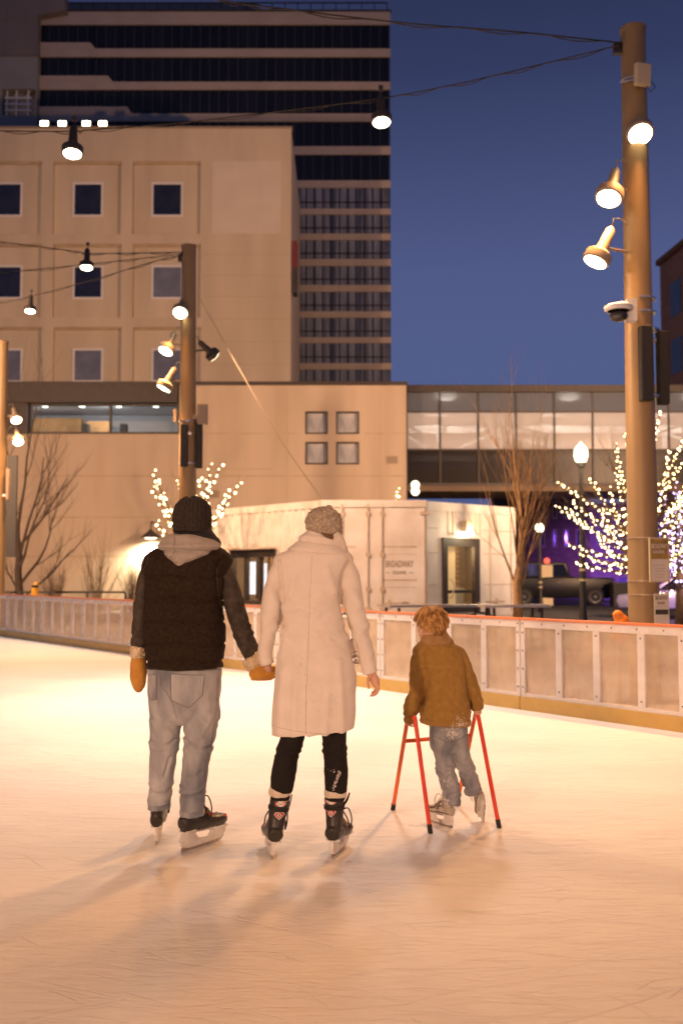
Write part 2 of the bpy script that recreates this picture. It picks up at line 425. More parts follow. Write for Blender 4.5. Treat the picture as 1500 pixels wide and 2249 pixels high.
def text_mesh(s, width, height, depth=.004, bold=0.0):
    cu = bpy.data.curves.new('lettering', 'FONT'); cu.body = s; cu.extrude = depth / 2; cu.align_x = 'CENTER'; cu.offset = bold; cu.resolution_u = 3
    o = bpy.data.objects.new('lettering', cu); COL.objects.link(o)
    dg = bpy.context.evaluated_depsgraph_get(); dg.update()
    me = bpy.data.meshes.new_from_object(o.evaluated_get(dg)); bpy.data.objects.remove(o)
    xs = [v.co.x for v in me.vertices]; ys = [v.co.y for v in me.vertices]
    sx, sy = width / (max(xs) - min(xs)), height / (max(ys) - min(ys)); cx, cy = (max(xs) + min(xs)) / 2, (max(ys) + min(ys)) / 2
    for v in me.vertices: v.co = Vector(((v.co.x - cx) * sx, v.co.z, (v.co.y - cy) * sy))   # upright, facing -y
    me.update(); return me
def add_text(s, c, width, height, m, parent, frame=None, depth=.004, bold=0.0, name='lettering'):
    me = text_mesh(s, width, height, depth, bold)
    me.transform((frame or Matrix.Identity(4)) @ Matrix.Translation(Vector(c)))
    return put(name, me, m, parent)
mat('square_glass', (.28, .29, .30), (.62, .60, .58), .9, .1, spec=.6, stretch=(2.5, 1, .8), detail=2)
mat('bridge_beam', (.12, .075, .04), (.09, .055, .03), 1, .6)
mat("red_glow", (.6,.05,.03), emit=(1,.12,.08), estr=1.6)
def pane_material():
    m = mat('barrier_pane', (.92, .77, .57), (.78, .62, .43), 2.2, .22, spec=.5, stretch=(1, 1, 2.4), trans=.5, detail=8)  # tan of reflected lamps put into the pane colour
    n, l = m.node_tree.nodes, m.node_tree.links
    mx = [x for x in n if x.type == 'MIX_SHADER'][0]; t = [x for x in n if x.type == 'TEX_COORD'][0]
    z = n.new('ShaderNodeTexNoise'); z.inputs['Scale'].default_value = 3.0; z.inputs['Detail'].default_value = 8
    mp = n.new('ShaderNodeMapping'); mp.inputs['Scale'].default_value = (1, 1, .5); l.new(t.outputs['Object'], mp.inputs[0]); l.new(mp.outputs[0], z.inputs['Vector'])
    r = n.new('ShaderNodeMapRange'); r.inputs[1].default_value = .3; r.inputs[2].default_value = .7; r.inputs[3].default_value = .36; r.inputs[4].default_value = .68
    l.new(z.outputs[0], r.inputs[0]); l.new(r.outputs[0], mx.inputs[0])
pane_material()
# ------------------------------------------------------------------ ground, ice
LP0, LD = Vector((3.26, 9.5, 0)), Vector((-.6163, .7875, 0))        # line of the rink barrier
LN = Vector((.7875, .6163, 0))                                       # away from the ice
def L(t, off=0.0, z=0.0): p = LP0 + LD * t + LN * off; return Vector((p.x, p.y, z))
g = MB(); g.add([(-500, -60, -.03), (500, -60, -.03), (500, 900, -.03), (-500, 900, -.03)], [(0, 1, 2, 3)])
put('ground', g, 'asphalt', kind='structure')
g = MB(); q = [L(-17), L(46), L(46, -32), L(-17, -32)]
g.add(q + [v - Vector((0, 0, .02)) for v in q], [(0, 1, 2, 3), (7, 6, 5, 4), (0, 4, 5, 1), (1, 5, 6, 2), (2, 6, 7, 3), (3, 7, 4, 0)])
put('ice', g, 'ice_scratched', kind='structure')

g = MB(); q = [L(-3, .12), L(46, .12), Vector((-16, 41.5, 0)), Vector((6.5, 41.5, 0)), Vector((6.5, 32, 0)), Vector((9, 20, 0))]
g.add([Vector((v.x, v.y, -.024)) for v in q], [tuple(range(6))])
put('pavement', g, 'pavement', kind='structure')
# ------------------------------------------------------------------ rink barrier
bar = thing('rink_barrier', 'long white framed rink barrier with clear panels, red top rail and yellow kick strip', 'barrier', L(8))
def lbox(mb, t0, t1, o0, o1, z0, z1):
    mb.add([L(t, o, z) for t in (t0, t1) for o in (o0, o1) for z in (z0, z1)], [(0, 1, 3, 2), (4, 6, 7, 5), (0, 4, 5, 1), (2, 3, 7, 6), (0, 2, 6, 4), (1, 5, 7, 3)])
seams = [-5.15, -2.77, -.38, 2.07, 4.47, 6.85, 9.2, 11.5, 13.85, 16.05, 18.25, 20.6, 22.9, 25.2, 27.5]
for i, (a, b) in enumerate(zip(seams, seams[1:])):
    gap = .045 if abs(b - 18.25) < .01 else .008
    a2, b2 = a + .008, b - gap
    f = MB()
    lbox(f, a2, b2, 0, .055, .905, .985); lbox(f, a2, b2, 0, .055, .145, .185)
    lbox(f, a2, a2 + .055, -.002, .06, .1, .987); lbox(f, b2 - .055, b2, -.002, .06, .1, .987)
    fr = put('barrier_frame', f, 'barrier_white', bar)
    if -.4 < a < 2: mids = [.04, .50, 1.04, 1.53]
    elif 2 < a < 4: mids = [2.63, 3.2, 3.83]
    else: mids = [a + (b - a) * k / 4 for k in (1, 2, 3)]
    for t in mids:
        p = MB(); lbox(p, t - .040, t + .040, -.001, .05, .186, .904); put('post', p, 'barrier_white', bar)
    ed = [a2 + .055] + mids + [b2 - .055]
    p = MB(); lbox(p, a2 + .055, b2 - .055, .020, .027, .186, .904); put('pane', p, 'barrier_pane', fr)
    k = MB(); lbox(k, a2 - .004, b2 + .001, -.02, .012, .0, .144); put('kick_strip', k, 'kick_yellow', bar)
    r = MB(); pr = [L(a2 - .003, .03, 1.005), L(b2, .03, 1.005)]
    lbox(r, a2 - .004, b2, -.018, .078, .988, 1.010); put('top_rail', r, 'rail_red', bar)
    s = MB()
    for t in [a2 + .03, b2 - .03]:
        for z in (.25, .45, .65, .85, .95): s.lathe([(0, .011), (.006, .011), (.009, .005)], L(t, -.002, z), -LN, 8)
    for k2 in range(1, 8): s.lathe([(0, .009), (.006, .009), (.008, .005)], L(a2 + (b2 - a2) * k2 / 8, 0, .95), -LN, 8)
    for t in mids:
        for z in (.24, .86): s.lathe([(0, .010), (.006, .010), (.008, .005)], L(t, -.001, z), -LN, 8)
    put('bolt', s, 'bolt', fr)

# ------------------------------------------------------------------ frontal facade helpers
def fbox(mb, px0, px1, py0, py1, Y, d0, d1, extra=0.0):
    """a box whose front outline at depth Y matches those pixels; d0..d1 its depth relative to Y"""
    a = W(px0, py1, Y); b = W(px1, py0, Y)
    return mb.box(a.x - extra, b.x + extra, Y + d0, Y + d1, a.z, b.z)
def opening_wall(x0, x1, z0, z1, holes, Y, t):
    """a wall slab with rectangular holes (x0,x1,z0,z1), cut into strips that butt"""
    mb = MB(); xs = sorted({x0, x1, *[h[0] for h in holes], *[h[1] for h in holes]}); zs = sorted({z0, z1, *[h[2] for h in holes], *[h[3] for h in holes]})
    inside = lambda x, z: any(h[0] < x < h[1] and h[2] < z < h[3] for h in holes)
    for xa, xb in zip(xs, xs[1:]):
        run = None
        for za, zb in zip(zs, zs[1:]):
            if inside((xa + xb) / 2, (za + zb) / 2):
                if run is not None: mb.box(xa, xb, Y, Y + t, run, za); run = None
            elif run is None: run = za
        if run is not None: mb.box(xa, xb, Y, Y + t, run, z1)
    return mb
def rect(px0, px1, py0, py1, Y): a, b = W(px0, py1, Y), W(px1, py0, Y); return (a.x, b.x, a.z, b.z)
def window(parent, r, Y, fm, gm, fw=.06, proud=.05, deep=.1):
    x0, x1, z0, z1 = r; f = MB()
    f.ring([(x0, z0), (x1, z0), (x1, z1), (x0, z1)], [(x0 + fw, z0 + fw), (x1 - fw, z0 + fw), (x1 - fw, z1 - fw), (x0 + fw, z1 - fw)], Y - proud, Y + deep)
    w = put('window', f, fm, parent)
    p = MB(); p.box(x0 + fw - .01, x1 - fw + .01, Y + deep * .4, Y + deep * .4 + .02, z0 + fw - .01, z1 - fw + .01)
    put('pane', p, gm, w); return w

# ------------------------------------------------------------------ office tower (far)
YT = 62.0
tw = thing('office_tower', 'tall office tower with alternating dark glass and brown spandrel bands behind the beige building', 'office tower', W(470, 1300, YT))
def tz(py): return W(600, py, YT).z
xl, xr, xm = W(83, 300, YT).x, W(858, 300, YT).x, W(600, 300, YT).x
core = MB(); core.box(xl - 14, xr - .12, YT + .25, YT + 22, -.02, tz(26)); put('wall', core, 'tower_band', tw)
dark = [(52, 105), (123, 178), (195, 248), (265, 320), (338, 395), (411, 457), (470, 512), (526, 568), (583, 625), (640, 683), (697, 740), (753, 797), (811, 850), (864, 905)]
prev = 24
for i, (a, b) in enumerate(dark):
    s = MB(); s.box(xl - .02, xr, YT, YT + .24, tz(a), tz(prev))
    step = {0: 195, 1: 235, 2: 278}.get(i)
    band = put('spandrel', s, 'tower_band', tw)
    if step:
        s2 = MB(); e = step; hi = b - (13 if i < 2 else 15)
        s2.prism([(xl - .02, tz(b) + .002), (W(e + 11, 300, YT).x, tz(b) + .002), (W(e, 300, YT).x, tz(hi)), (xl - .02, tz(hi))], YT - .02, YT + .2)
        put('stepped_spandrel', s2, 'tower_band', band)
    gl = MB(); gl.box(xl - .02, xr - .06, YT + .12, YT + .2, tz(b), tz(a))
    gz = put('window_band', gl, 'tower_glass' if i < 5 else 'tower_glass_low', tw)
    m_ = MB(); n = 37 if i < 5 else 44; x0 = xl if i < 5 else W(600, 300, YT).x
    for k in range(n + 1):
        x = x0 + (xr - .08 - x0) * k / n if i < 5 else x0 + (xr - .08 - x0) * k / 14
        if x > xr: break
        wd_ = .045 if i < 5 else (.07 if k % 2 else .045)
        m_.box(x - wd_, x + wd_, YT + .07, YT + .119, tz(b) + .01, tz(a) - .01)
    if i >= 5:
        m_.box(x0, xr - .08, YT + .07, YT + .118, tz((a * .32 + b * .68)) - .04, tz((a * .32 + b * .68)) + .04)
    put('mullion', m_, 'mullion', gz)
    prev = b
put('spandrel', MB().box(xl - .02, xr, YT, YT + .24, -.02, tz(prev)), 'tower_band', tw)
put('parapet', MB().box(xl - .1, xr + .06, YT - .06, YT + .3, tz(24) + .002, tz(20.5)), 'dark_trim', tw)
ph = MB(); fbox(ph, 150, 565, 6, 21, YT + 6, 0, 6); put('penthouse', ph, 'tower_annex', tw)
ra = MB()
for k in range(26):
    p = W(150 + k * 28, 20, YT + .5); ra.box(p.x - .03, p.x + .03, YT + .4, YT + .46, p.z - .3, p.z + .45)
p = W(150, 20, YT + .5); ra.box(p.x, W(850, 20, YT).x, YT + .39, YT + .47, p.z + .4, p.z + .46); put('roof_railing', ra, 'dark_metal', tw)
# stair block left of the bands
YA = YT - .5
an = MB(); a, b = W(-260, 1300, YA), W(83, 124, YA)
zz0 = W(40, 122, YA).z; zt = W(40, -90, YA).z
lou = rect(3, 79, 194, 252, YA)
an = opening_wall(a.x, b.x, -.02, zz0 - .004, [lou], YA, 1.2); put('stair_block', an, 'tower_annex_grey', tw)
an = MB(); tx = [(a.x, zz0), (b.x, zz0), (b.x, W(0, 34, YA).z), (W(146, 0, YA).x, W(0, 22, YA).z), (W(128, 0, YA).x, zt), (a.x, zt)]
an.prism(tx, YA - .1, YA + 1.1); put('stair_block', an, 'tower_annex', tw)
an = MB()
for x in (18, 52): 
    p = W(x, 60, YA); an.box(p.x - .03, p.x + .03, YA - .13, YA - .101, zz0 + .1, zt)
an.box(a.x, b.x, YA - .13, YA - .101, zz0 + 2.3, zz0 + 2.36); put('joint_line', an, 'joint', tw)
lo = MB(); x0, x1, z0, z1 = lou
lo.box(x0, x1, YA + .9, YA + 1.0, z0, z1); lw = put('louver', lo, 'dark_metal', tw)
lo = MB()
for k in range(1, 4):
    zz = z0 + (z1 - z0) * k / 4.3; lo.box(x0 + .15, x1 - .3, YA + .1, YA + .2, zz - .05, zz + .05)
for fx in (.12, .4, .75): lo.box(x0 + (x1 - x0) * fx - .05, x0 + (x1 - x0) * fx + .05, YA + .21, YA + .28, z0, z1)
put('louver_bar', lo, 'white_frame', lw)

# ------------------------------------------------------------------ beige building with recessed panels
YM = 50.0
mb_ = thing('beige_building', 'beige building with square white-framed windows in recessed panels, in front of the banded tower', 'building', W(320, 1300, YM))
cols = [(-230, -80), (-60, 92), (115, 267), (290, 441)]; rows = [(353, 513), (535, 697), (718, 880), (902, 1060)]
holes = [rect(c0, c1, r0, r1, YM) for c0, c1 in cols for r0, r1 in rows]
x0, x1, z0, z1 = rect(-420, 640, 281, 1290, YM); z0 = -.02
put('wall', opening_wall(x0, x1, z0, z1, holes, YM, .22), 'panel_beige', mb_)
bk = MB(); bk.box(x0 + .01, x1 - .01, YM + .221, YM + 11, z0, z1 - .02); put('recess_wall', bk, 'panel_beige', mb_)
for c0, c1 in cols[1:]:
    for r0, r1 in rows[:3]:
        a_, b_, c_, d_ = rect(c0, c1, r0, r1, YM); put('panel_shade_strip', MB().box(a_ + .02, b_ - .02, YM + .1, YM + .219, d_ - .10, d_ - .004), 'joint_and_shade', mb_)  # dark strip painting the shade under the head of each recess
cop = MB(); cop.box(x0, x1 + .05, YM - .05, YM + .4, z1 + .002, z1 + .1); put('coping', cop, 'joint', mb_)
wr = [(400, 476), (582, 657), (765, 840)]
for ci, (c0, c1) in enumerate([(-20, 51), (159, 228), (332, 403)]):
    for ri, (r0, r1) in enumerate(wr):
        d = -5 * 0 if ci else 0
        g_ = 'window_glass_lit' if (ri == 2 or (ri == 1 and ci == 2)) else 'window_glass'
        window(mb_, rect(c0, c1, r0, r1, YM + .22), YM + .22, 'white_frame', g_, .11, .06, -.02)
pt = MB(); fbox(pt, 466, 617, 353, 512, YM, -.012, -.002); put('wall_patch', pt, 'patch_beige', mb_)
jl = MB()
for py in (558, 604, 650, 700, 750, 800):
    p = W(450, py, YM); jl.box(W(446, py, YM).x, x1 - .02, YM - .004, YM + .01, p.z - .012, p.z + .012)
put('joint_line', jl, 'joint_and_shade', mb_)
bn = MB(); fbox(bn, 642, 652, 526, 585, YM, .1, 1.0); bs = thing('wall_banner', 'narrow red and black banner on the corner edge of the beige building', 'banner', W(647, 640, YM))
put('banner_cloth', bn, 'banner_red', bs); bn = MB(); fbox(bn, 642, 652, 585.5, 640, YM, .1, 1.0); put('banner_cloth', bn, 'dark_trim', bs)
for k, px in enumerate((98, 137, 190, 226)):
    p = W(px, 277, YM + 1.2)
    t = thing('roof_floodlight', ['leftmost', 'second from left', 'third from left', 'rightmost'][k] + ' of four small floodlights lit on the roof edge of the beige building', 'floodlight', p, 'floodlights along the roof edge')
    m_ = MB(); m_.box(p.x - .05, p.x + .05, p.y, p.y + .1, z1 + .1, p.z - .0); m_.box(p.x - .25, p.x + .25, p.y - .05, p.y + .25, p.z, p.z + .3); put('housing', m_, 'fixture_dark', t)
    m_ = MB(); m_.box(p.x - .2, p.x + .2, p.y - .07, p.y - .051, p.z + .03, p.z + .27); put('lens', m_, 'lens', t)

# ------------------------------------------------------------------ low beige building with ribbon window
YL = 42.0
lb = thing('low_building', 'low plain beige concrete building with one ribbon window and four small square windows', 'building', W(450, 1300, YL))
x0, x1, z0, z1 = rect(-420, 892, 846, 1290, YL); z0 = -.02
rib = rect(66, 394, 888, 953, YL)
sq = [rect(a, b, c, d, YL) for a, b in ((670, 720), (738, 789)) for c, d in ((903, 953), (970, 1020))]
put('wall', opening_wall(x0, x1, z0, z1, [rib] + sq, YL, .4), 'concrete_beige', lb)
put('coping', MB().box(x0, x1 + .06, YL - .06, YL + .5, z1 + .002, z1 + .16), 'dark_trim', lb)
fa = MB(); fbox(fa, -300, 394, 846.5, 887.5, YL, -.55, -.003); put('fascia', fa, 'dark_trim', lb)
fa = MB(); fbox(fa, 20, 65.5, 888, 953, YL, -.4, -.003); put('dark_column', fa, 'dark_trim', lb)
rf = MB(); rf.box(x0, x1, YL + .41, YL + 7.9, z1 - .3, z1 - .05); rf.box(x1 - .4, x1, YL + .41, YL + 7.9, z0, z1 - .31); put('roof', rf, 'room_dark', lb)
# the room behind the ribbon window
rm = MB(); rx0, rx1, rz0, rz1 = rib; rx0 -= 9
rm.box(rx0, rx1 + 1, YL + 6, YL + 6.1, rz0 - 1, rz1 + .5); rm.box(rx0, rx1 + 1, YL + .41, YL + 6, rz0 - 1.1, rz0 - 1.01); rm.box(rx1 + 1.01, rx1 + 1.1, YL + .41, YL + 6, rz0 - 1, rz1 + .5); put('room_wall', rm, 'room_wall', lb)
rm = MB(); rm.box(rx0, rx1 + 1, YL + .41, YL + 6, rz1 + .52, rz1 + .6); put('ceiling', rm, 'room_wall', lb)
for k in range(5):
    px = 7 + 82 * k; p = W(px, 899, YL + 2.5)
    t = MB(); t.add([(p.x - .22, p.y - .6, rz1 + .40), (p.x - .02, p.y - .6, rz1 + .40), (p.x + .16, p.y + .6, rz1 + .40), (p.x - .04, p.y + .6, rz1 + .40),
                     (p.x - .22, p.y - .6, rz1 + .50), (p.x - .02, p.y - .6, rz1 + .50), (p.x + .16, p.y + .6, rz1 + .50), (p.x - .04, p.y + .6, rz1 + .50)],
                    [(3, 2, 1, 0), (4, 5, 6, 7), (0, 1, 5, 4), (1, 2, 6, 5), (2, 3, 7, 6), (3, 0, 4, 7)]); put('ceiling_light', t, 'tube_light', lb)
rm = MB(); a = W(68, 940, YL + 5); b = W(178, 918, YL + 5); rm.box(a.x, b.x, YL + 5, YL + 5.6, rz0 - 1, b.z); put('room_cabinet', rm, 'room_ochre', lb)
rm = MB(); a = W(190, 940, YL + 4); b = W(240, 925, YL + 4); rm.box(a.x, b.x, YL + 4, YL + 4.6, rz0 - 1, b.z); put('room_cabinet', rm, 'room_ochre', lb)
rm = MB()
for px in (186, 270): a = W(px - 7, 950, YL + 3); b = W(px + 7, 930, YL + 3); rm.box(a.x, b.x, YL + 3, YL + 3.4, rz0 - 1, b.z)
put('room_chair', rm, 'room_dark', lb)
w = MB(); rx0, rx1, rz0, rz1 = rib
w.ring([(rx0, rz0), (rx1, rz0), (rx1, rz1), (rx0, rz1)], [(rx0 + .06, rz0 + .08), (rx1 - .06, rz0 + .08), (rx1 - .06, rz1 - .05), (rx0 + .06, rz1 - .05)], YL - .04, YL + .2)
xm_ = W(243, 900, YL).x; w.box(xm_ - .05, xm_ + .05, YL - .03, YL + .12, rz0 + .081, rz1 - .051)
rw = put('ribbon_window', w, 'dark_trim', lb)
for a, b in ((rx0 + .05, xm_ - .05), (xm_ + .05, rx1 - .05)): put('pane', MB().box(a, b, YL + .05, YL + .07, rz0 + .07, rz1 - .05), 'room_glass', rw)
lamp('room_light', W(230, 895, YL + 3) + Vector((0, 0, -.1)), 130, (.9, .95, 1), rad=.6)
lamp('room_light', W(60, 895, YL + 3) + Vector((0, 0, -.1)), 90, (.9, .95, 1), rad=.6)
for i, r in enumerate(sq):
    window(lb, r, YL + .12, 'dark_trim', 'square_glass', .07, .1, .1)
jl = MB()
for py, a, b in ((1045, 40, 892), (1136, 40, 892), (1222, 40, 700), (952, 396, 660), (952, 800, 892), (1030, 396, 600)):
    p = W(a, py, YL); jl.box(p.x, W(b, py, YL).x - .01, YL - .006, YL + .02, p.z - (.03 if py != 952 and py != 1030 else .012), p.z + .02)
for px in (400, 630, 835):
    p = W(px, 1000, YL); jl.box(p.x - .012, p.x + .012, YL - .004, YL + .02, .2, z1 - .2)
put('joint_line', jl, 'joint_and_shade', lb)
for px, py in ((470, 1085), (862, 1010)):
    p = W(px, py, YL); m_ = MB(); m_.box(p.x - .22, p.x + .22, YL - .05, YL - .001, p.z - .16, p.z + .16)
    vt = put('wall_vent', m_, 'concrete_dark', lb); m_ = MB()
    for k in range(5): m_.box(p.x - .19, p.x + .19, YL - .062, YL - .0505, p.z - .13 + k * .055, p.z - .10 + k * .055)
    put('louver', m_, 'joint', vt)
p = W(405, 960, YL); put('downpipe', MB().tube([(p.x, YL - .06, 0), (p.x, YL - .06, z1 - .3)], .05, 8), 'concrete_dark', lb, True)
# gooseneck wall lamp
p = W(331, 1176, YL - .55)
wl = thing('wall_lamp', 'lit gooseneck wall lamp with dark shade on the low beige building', 'wall lamp', W(331, 1200, YL))
m_ = MB(); m_.lathe([(0, .42), (.02, .42), (.16, .26), (.3, .09), (.36, .05)], p - Vector((0, 0, .1)), (0, 0, 1), 20); put('lamp_shade', m_, 'fixture_dark', wl, True)
m_ = MB(); m_.tube([p + Vector((0, 0, .22)), p + Vector((0, .05, .45)), p + Vector((0, .25, .6)), p + Vector((0, .54, .55))], .03, 8); put('arm', m_, 'fixture_dark', wl, True)
m_ = MB(); m_.ball(p - Vector((0, 0, .06)), .30, .30, .1); put('bulb', m_, 'globe', wl, True)
lamp('wall_lamp_light', p - Vector((0, -.1, .35)), 1300, (1, .84, .58), aim=(0, .25, -1), size=165, blend=.6, rad=.15)

# ------------------------------------------------------------------ glazed skywalk
YS = 43.0
sk = thing('skywalk', 'enclosed glazed footbridge with dark frame and white trusses inside, right of the low beige building', 'skywalk', W(1200, 1078, YS))
xs0, xs1 = W(893, 900, YS).x, W(1890, 900, YS).x
vx = [893, 966, 1050, 1133, 1217, 1301, 1385, 1468, 1552, 1636, 1720, 1804, 1890]
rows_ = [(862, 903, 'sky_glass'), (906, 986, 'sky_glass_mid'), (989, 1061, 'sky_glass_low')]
dep = 4.2
fr = MB()
def hz(py0, py1, d0=-.06, d1=.12, mb=None): 
    a = W(900, py1, YS); b = W(900, py0, YS); (mb or fr).box(xs0, xs1, YS + d0, YS + d1, a.z, b.z)
hz(847, 862, -.25, dep); hz(903, 906); hz(986, 989); hz(1061, 1067)
for px in vx:
    x = W(px, 900, YS).x
    for a, b, _ in rows_: fr.box(x - .035, x + .035, YS - .05, YS + .1, W(900, b, YS).z, W(900, a, YS).z)
put('frame', fr, 'dark_trim', sk)
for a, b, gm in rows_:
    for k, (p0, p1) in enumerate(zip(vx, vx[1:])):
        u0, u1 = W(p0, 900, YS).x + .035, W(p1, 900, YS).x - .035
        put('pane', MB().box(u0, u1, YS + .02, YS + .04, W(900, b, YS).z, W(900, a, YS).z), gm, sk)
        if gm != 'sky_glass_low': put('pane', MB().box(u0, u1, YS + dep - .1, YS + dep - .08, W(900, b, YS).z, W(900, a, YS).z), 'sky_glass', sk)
tr = MB()
zt_, zb_ = W(900, 916, YS + 1).z, W(900, 986, YS + 1).z
for yy in (YS + .9, YS + dep - .5):
    tr.box(xs0 + .1, xs1, yy - .1, yy + .1, zt_ - .34, zt_); tr.box(xs0 + .1, xs1, yy - .1, yy + .1, zb_ - .25, zb_)
    vv = [W(px, 900, YS + 1).x for px in (893, 975, 1105, 1338, 1500, 1660, 1820)]
    for i, x in enumerate(vv):
        tr.box(x - .09, x + .09, yy - .08, yy + .08, zb_ + .001, zt_ - .341)
    for i in range(len(vv) - 1):
        a, b = vv[i], vv[i + 1]
        p, q_ = ((a, zb_), (b, zt_ - .34)) if i % 2 == 1 else ((a, zt_ - .34), (b, zb_))
        tr.tube([(p[0], yy, p[1]), (q_[0], yy, q_[1])], .075, 4)
put('truss', tr, 'white_truss', sk)
fl = MB(); a = W(900, 1067.5, YS); b = W(900, 1079, YS); fl.box(xs0, xs1, YS - .1, YS + dep + .1, b.z, a.z); put('bridge_beam', fl, 'bridge_beam', sk)
fl = MB(); a = W(900, 1062, YS); fl.box(xs0 + .02, xs1, YS + .13, YS + dep - .12, a.z - .2, a.z + .6); put('deck', fl, 'room_dark', sk)
for px in range(930, 1880, 120):
    p = W(px, 880, YS + 2.4); put('ceiling_light', MB().box(p.x - .7, p.x + .7, YS + 2.2, YS + 2.5, p.z + .28, p.z + .34), 'strip_light', sk)
for px in (980, 1250, 1520): lamp('skywalk_light', W(px, 890, YS + 2), 700, (1, .92, .82), rad=.5)
for px in (912,):
    for py in (1065, 1079):
        p = W(px, py, YS - .15); m_ = MB(); m_.lathe([(0, .18), (.06, .16), (.08, .05)], p, (0, -1, 0), 14); put('bridge_light', m_, 'globe', sk)

# ------------------------------------------------------------------ right-hand and far street buildings
YR = 58.0
rb = thing('corner_building', 'tall dark brick building with violet light on it at the right edge', 'building', W(1560, 1300, YR))
pa, pb_ = W(1449, 582, YR), W(1530, 520, YR - 14)
z1 = pa.z; q = [(pa.x, YR), (pb_.x + 4, YR - 17), (pb_.x + 14, YR - 12), (pa.x + 10, YR + 8)]
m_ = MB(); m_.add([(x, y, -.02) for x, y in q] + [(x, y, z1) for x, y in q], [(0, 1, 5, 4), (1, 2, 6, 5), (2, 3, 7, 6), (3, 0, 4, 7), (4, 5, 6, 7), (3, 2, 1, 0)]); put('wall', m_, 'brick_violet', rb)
d = Vector((q[1][0] - q[0][0], q[1][1] - q[0][1], 0)).normalized(); nn = Vector((d.y, -d.x, 0))
if nn.y > 0 and nn.x > 0: nn = -nn
if nn.x > 0: nn = -nn
def rwin(s, w_, zc, h, m, proud=.03):
    p = Vector((q[0][0], q[0][1], 0)) + d * s; k = MB()
    a = [p, p + d * w_]
    vs = []
    for off in (proud, -.05):
        for pt_ in a:
            for z in (zc, zc + h): vs.append(pt_ + nn * off + Vector((0, 0, z)))
    k.add(vs, [(0, 1, 3, 2), (4, 6, 7, 5), (0, 4, 5, 1), (2, 3, 7, 6), (0, 2, 6, 4), (1, 5, 7, 3)]); put('window', k, m, rb)
for r_ in range(6):
    for k in range(4):
        zc = z1 - 3.6 - r_ * 3.3
        if zc > 1: rwin(1.5 + k * 4.2, 1.5, zc, 2.0, 'lit_window' if (r_, k) in ((1, 1), (2, 1), (1, 2)) else 'window_glass')
put('cornice', MB().tube([Vector((q[0][0], q[0][1], z1 + .1)) + nn * .1, Vector((q[1][0], q[1][1], z1 + .1)) + nn * .1], .22, 4), 'brick_dark', rb)

YB = 66.0
fb = thing('brick_shop_building', 'dark brick street building under the footbridge with pale window surrounds', 'building', W(1220, 1300, YB))
x0, x1, z0, z1 = rect(1120, 1292, 1062, 1290, YB); z0 = -.02
hs = []
for k in range(6):
    for r_ in range(2):
        px = 1135 + k * 26; hs.append(rect(px, px + 11, 1100 + r_ * 62, 1140 + r_ * 62, YB))
put('wall', opening_wall(x0, x1, z0, z1, hs, YB, .4), 'brick_dark', fb)
put('wall', MB().box(x0, x1, YB + .41, YB + 8, z0, z1), 'brick_dark', fb)
for r in hs: window(fb, r, YB + .1, 'joint', 'window_glass', .1, .05, .1)
vb = thing('violet_storefront', 'low storefront washed in violet light beyond the fairy-light trees', 'storefront', W(1420, 1300, YB))
x0, x1, z0, z1 = rect(1296, 1640, 1105, 1290, YB); z0 = -.02
hs = [rect(a, a + 34, 1265, 1330, YB) for a in (1306, 1356, 1420, 1470, 1520)] + [rect(a, a + 22, 1150, 1200, YB) for a in (1310, 1345, 1385, 1430, 1480, 1530)]
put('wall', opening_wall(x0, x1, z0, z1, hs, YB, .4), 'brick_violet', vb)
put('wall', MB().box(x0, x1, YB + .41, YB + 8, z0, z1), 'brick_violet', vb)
for r in hs: window(vb, r, YB + .12, 'joint', 'window_glass_lit', .1, .08, .1)
put('cornice', MB().box(x0, x1, YB - .4, YB - .002, W(1300, 1243, YB).z, W(1300, 1237, YB).z), 'brick_violet', vb)
VIOLET = (.30, .10, 1.0)
lamp('violet_light', W(1430, 1150, 55), 12000, VIOLET, aim=(.10, .8, -.4), size=84, rad=.3)
lamp('violet_light', W(1480, 1190, 30), 900, VIOLET, aim=(.5, .6, -.5), size=110, rad=.3)
lamp('violet_light', W(1500, 1100, 47), 3500, VIOLET, aim=(.1, .4, -.85), size=120, rad=.3)
lamp('violet_light', W(1540, 1000, 42), 2600, (.36, .10, .8), aim=(.35, .9, .15), size=60, rad=.3)
lb_ = thing('litter_bin', 'dark square litter bin standing on the violet-lit pavement', 'bin', G(1360, 1322))
p = G(1360, 1320); p = Vector((p.x * .85, p.y * .85, 0))
m_ = MB(); m_.box(p.x - .35, p.x + .35, p.y - .35, p.y + .35, -.03, 1.0); lb_.location = p; ORG[lb_] = Vector(p); put('bin_body', m_, 'speaker_black', lb_)
put('bin_lid', MB().box(p.x - .4, p.x + .4, p.y - .4, p.y + .4, 1.002, 1.1), 'dark_metal', lb_)
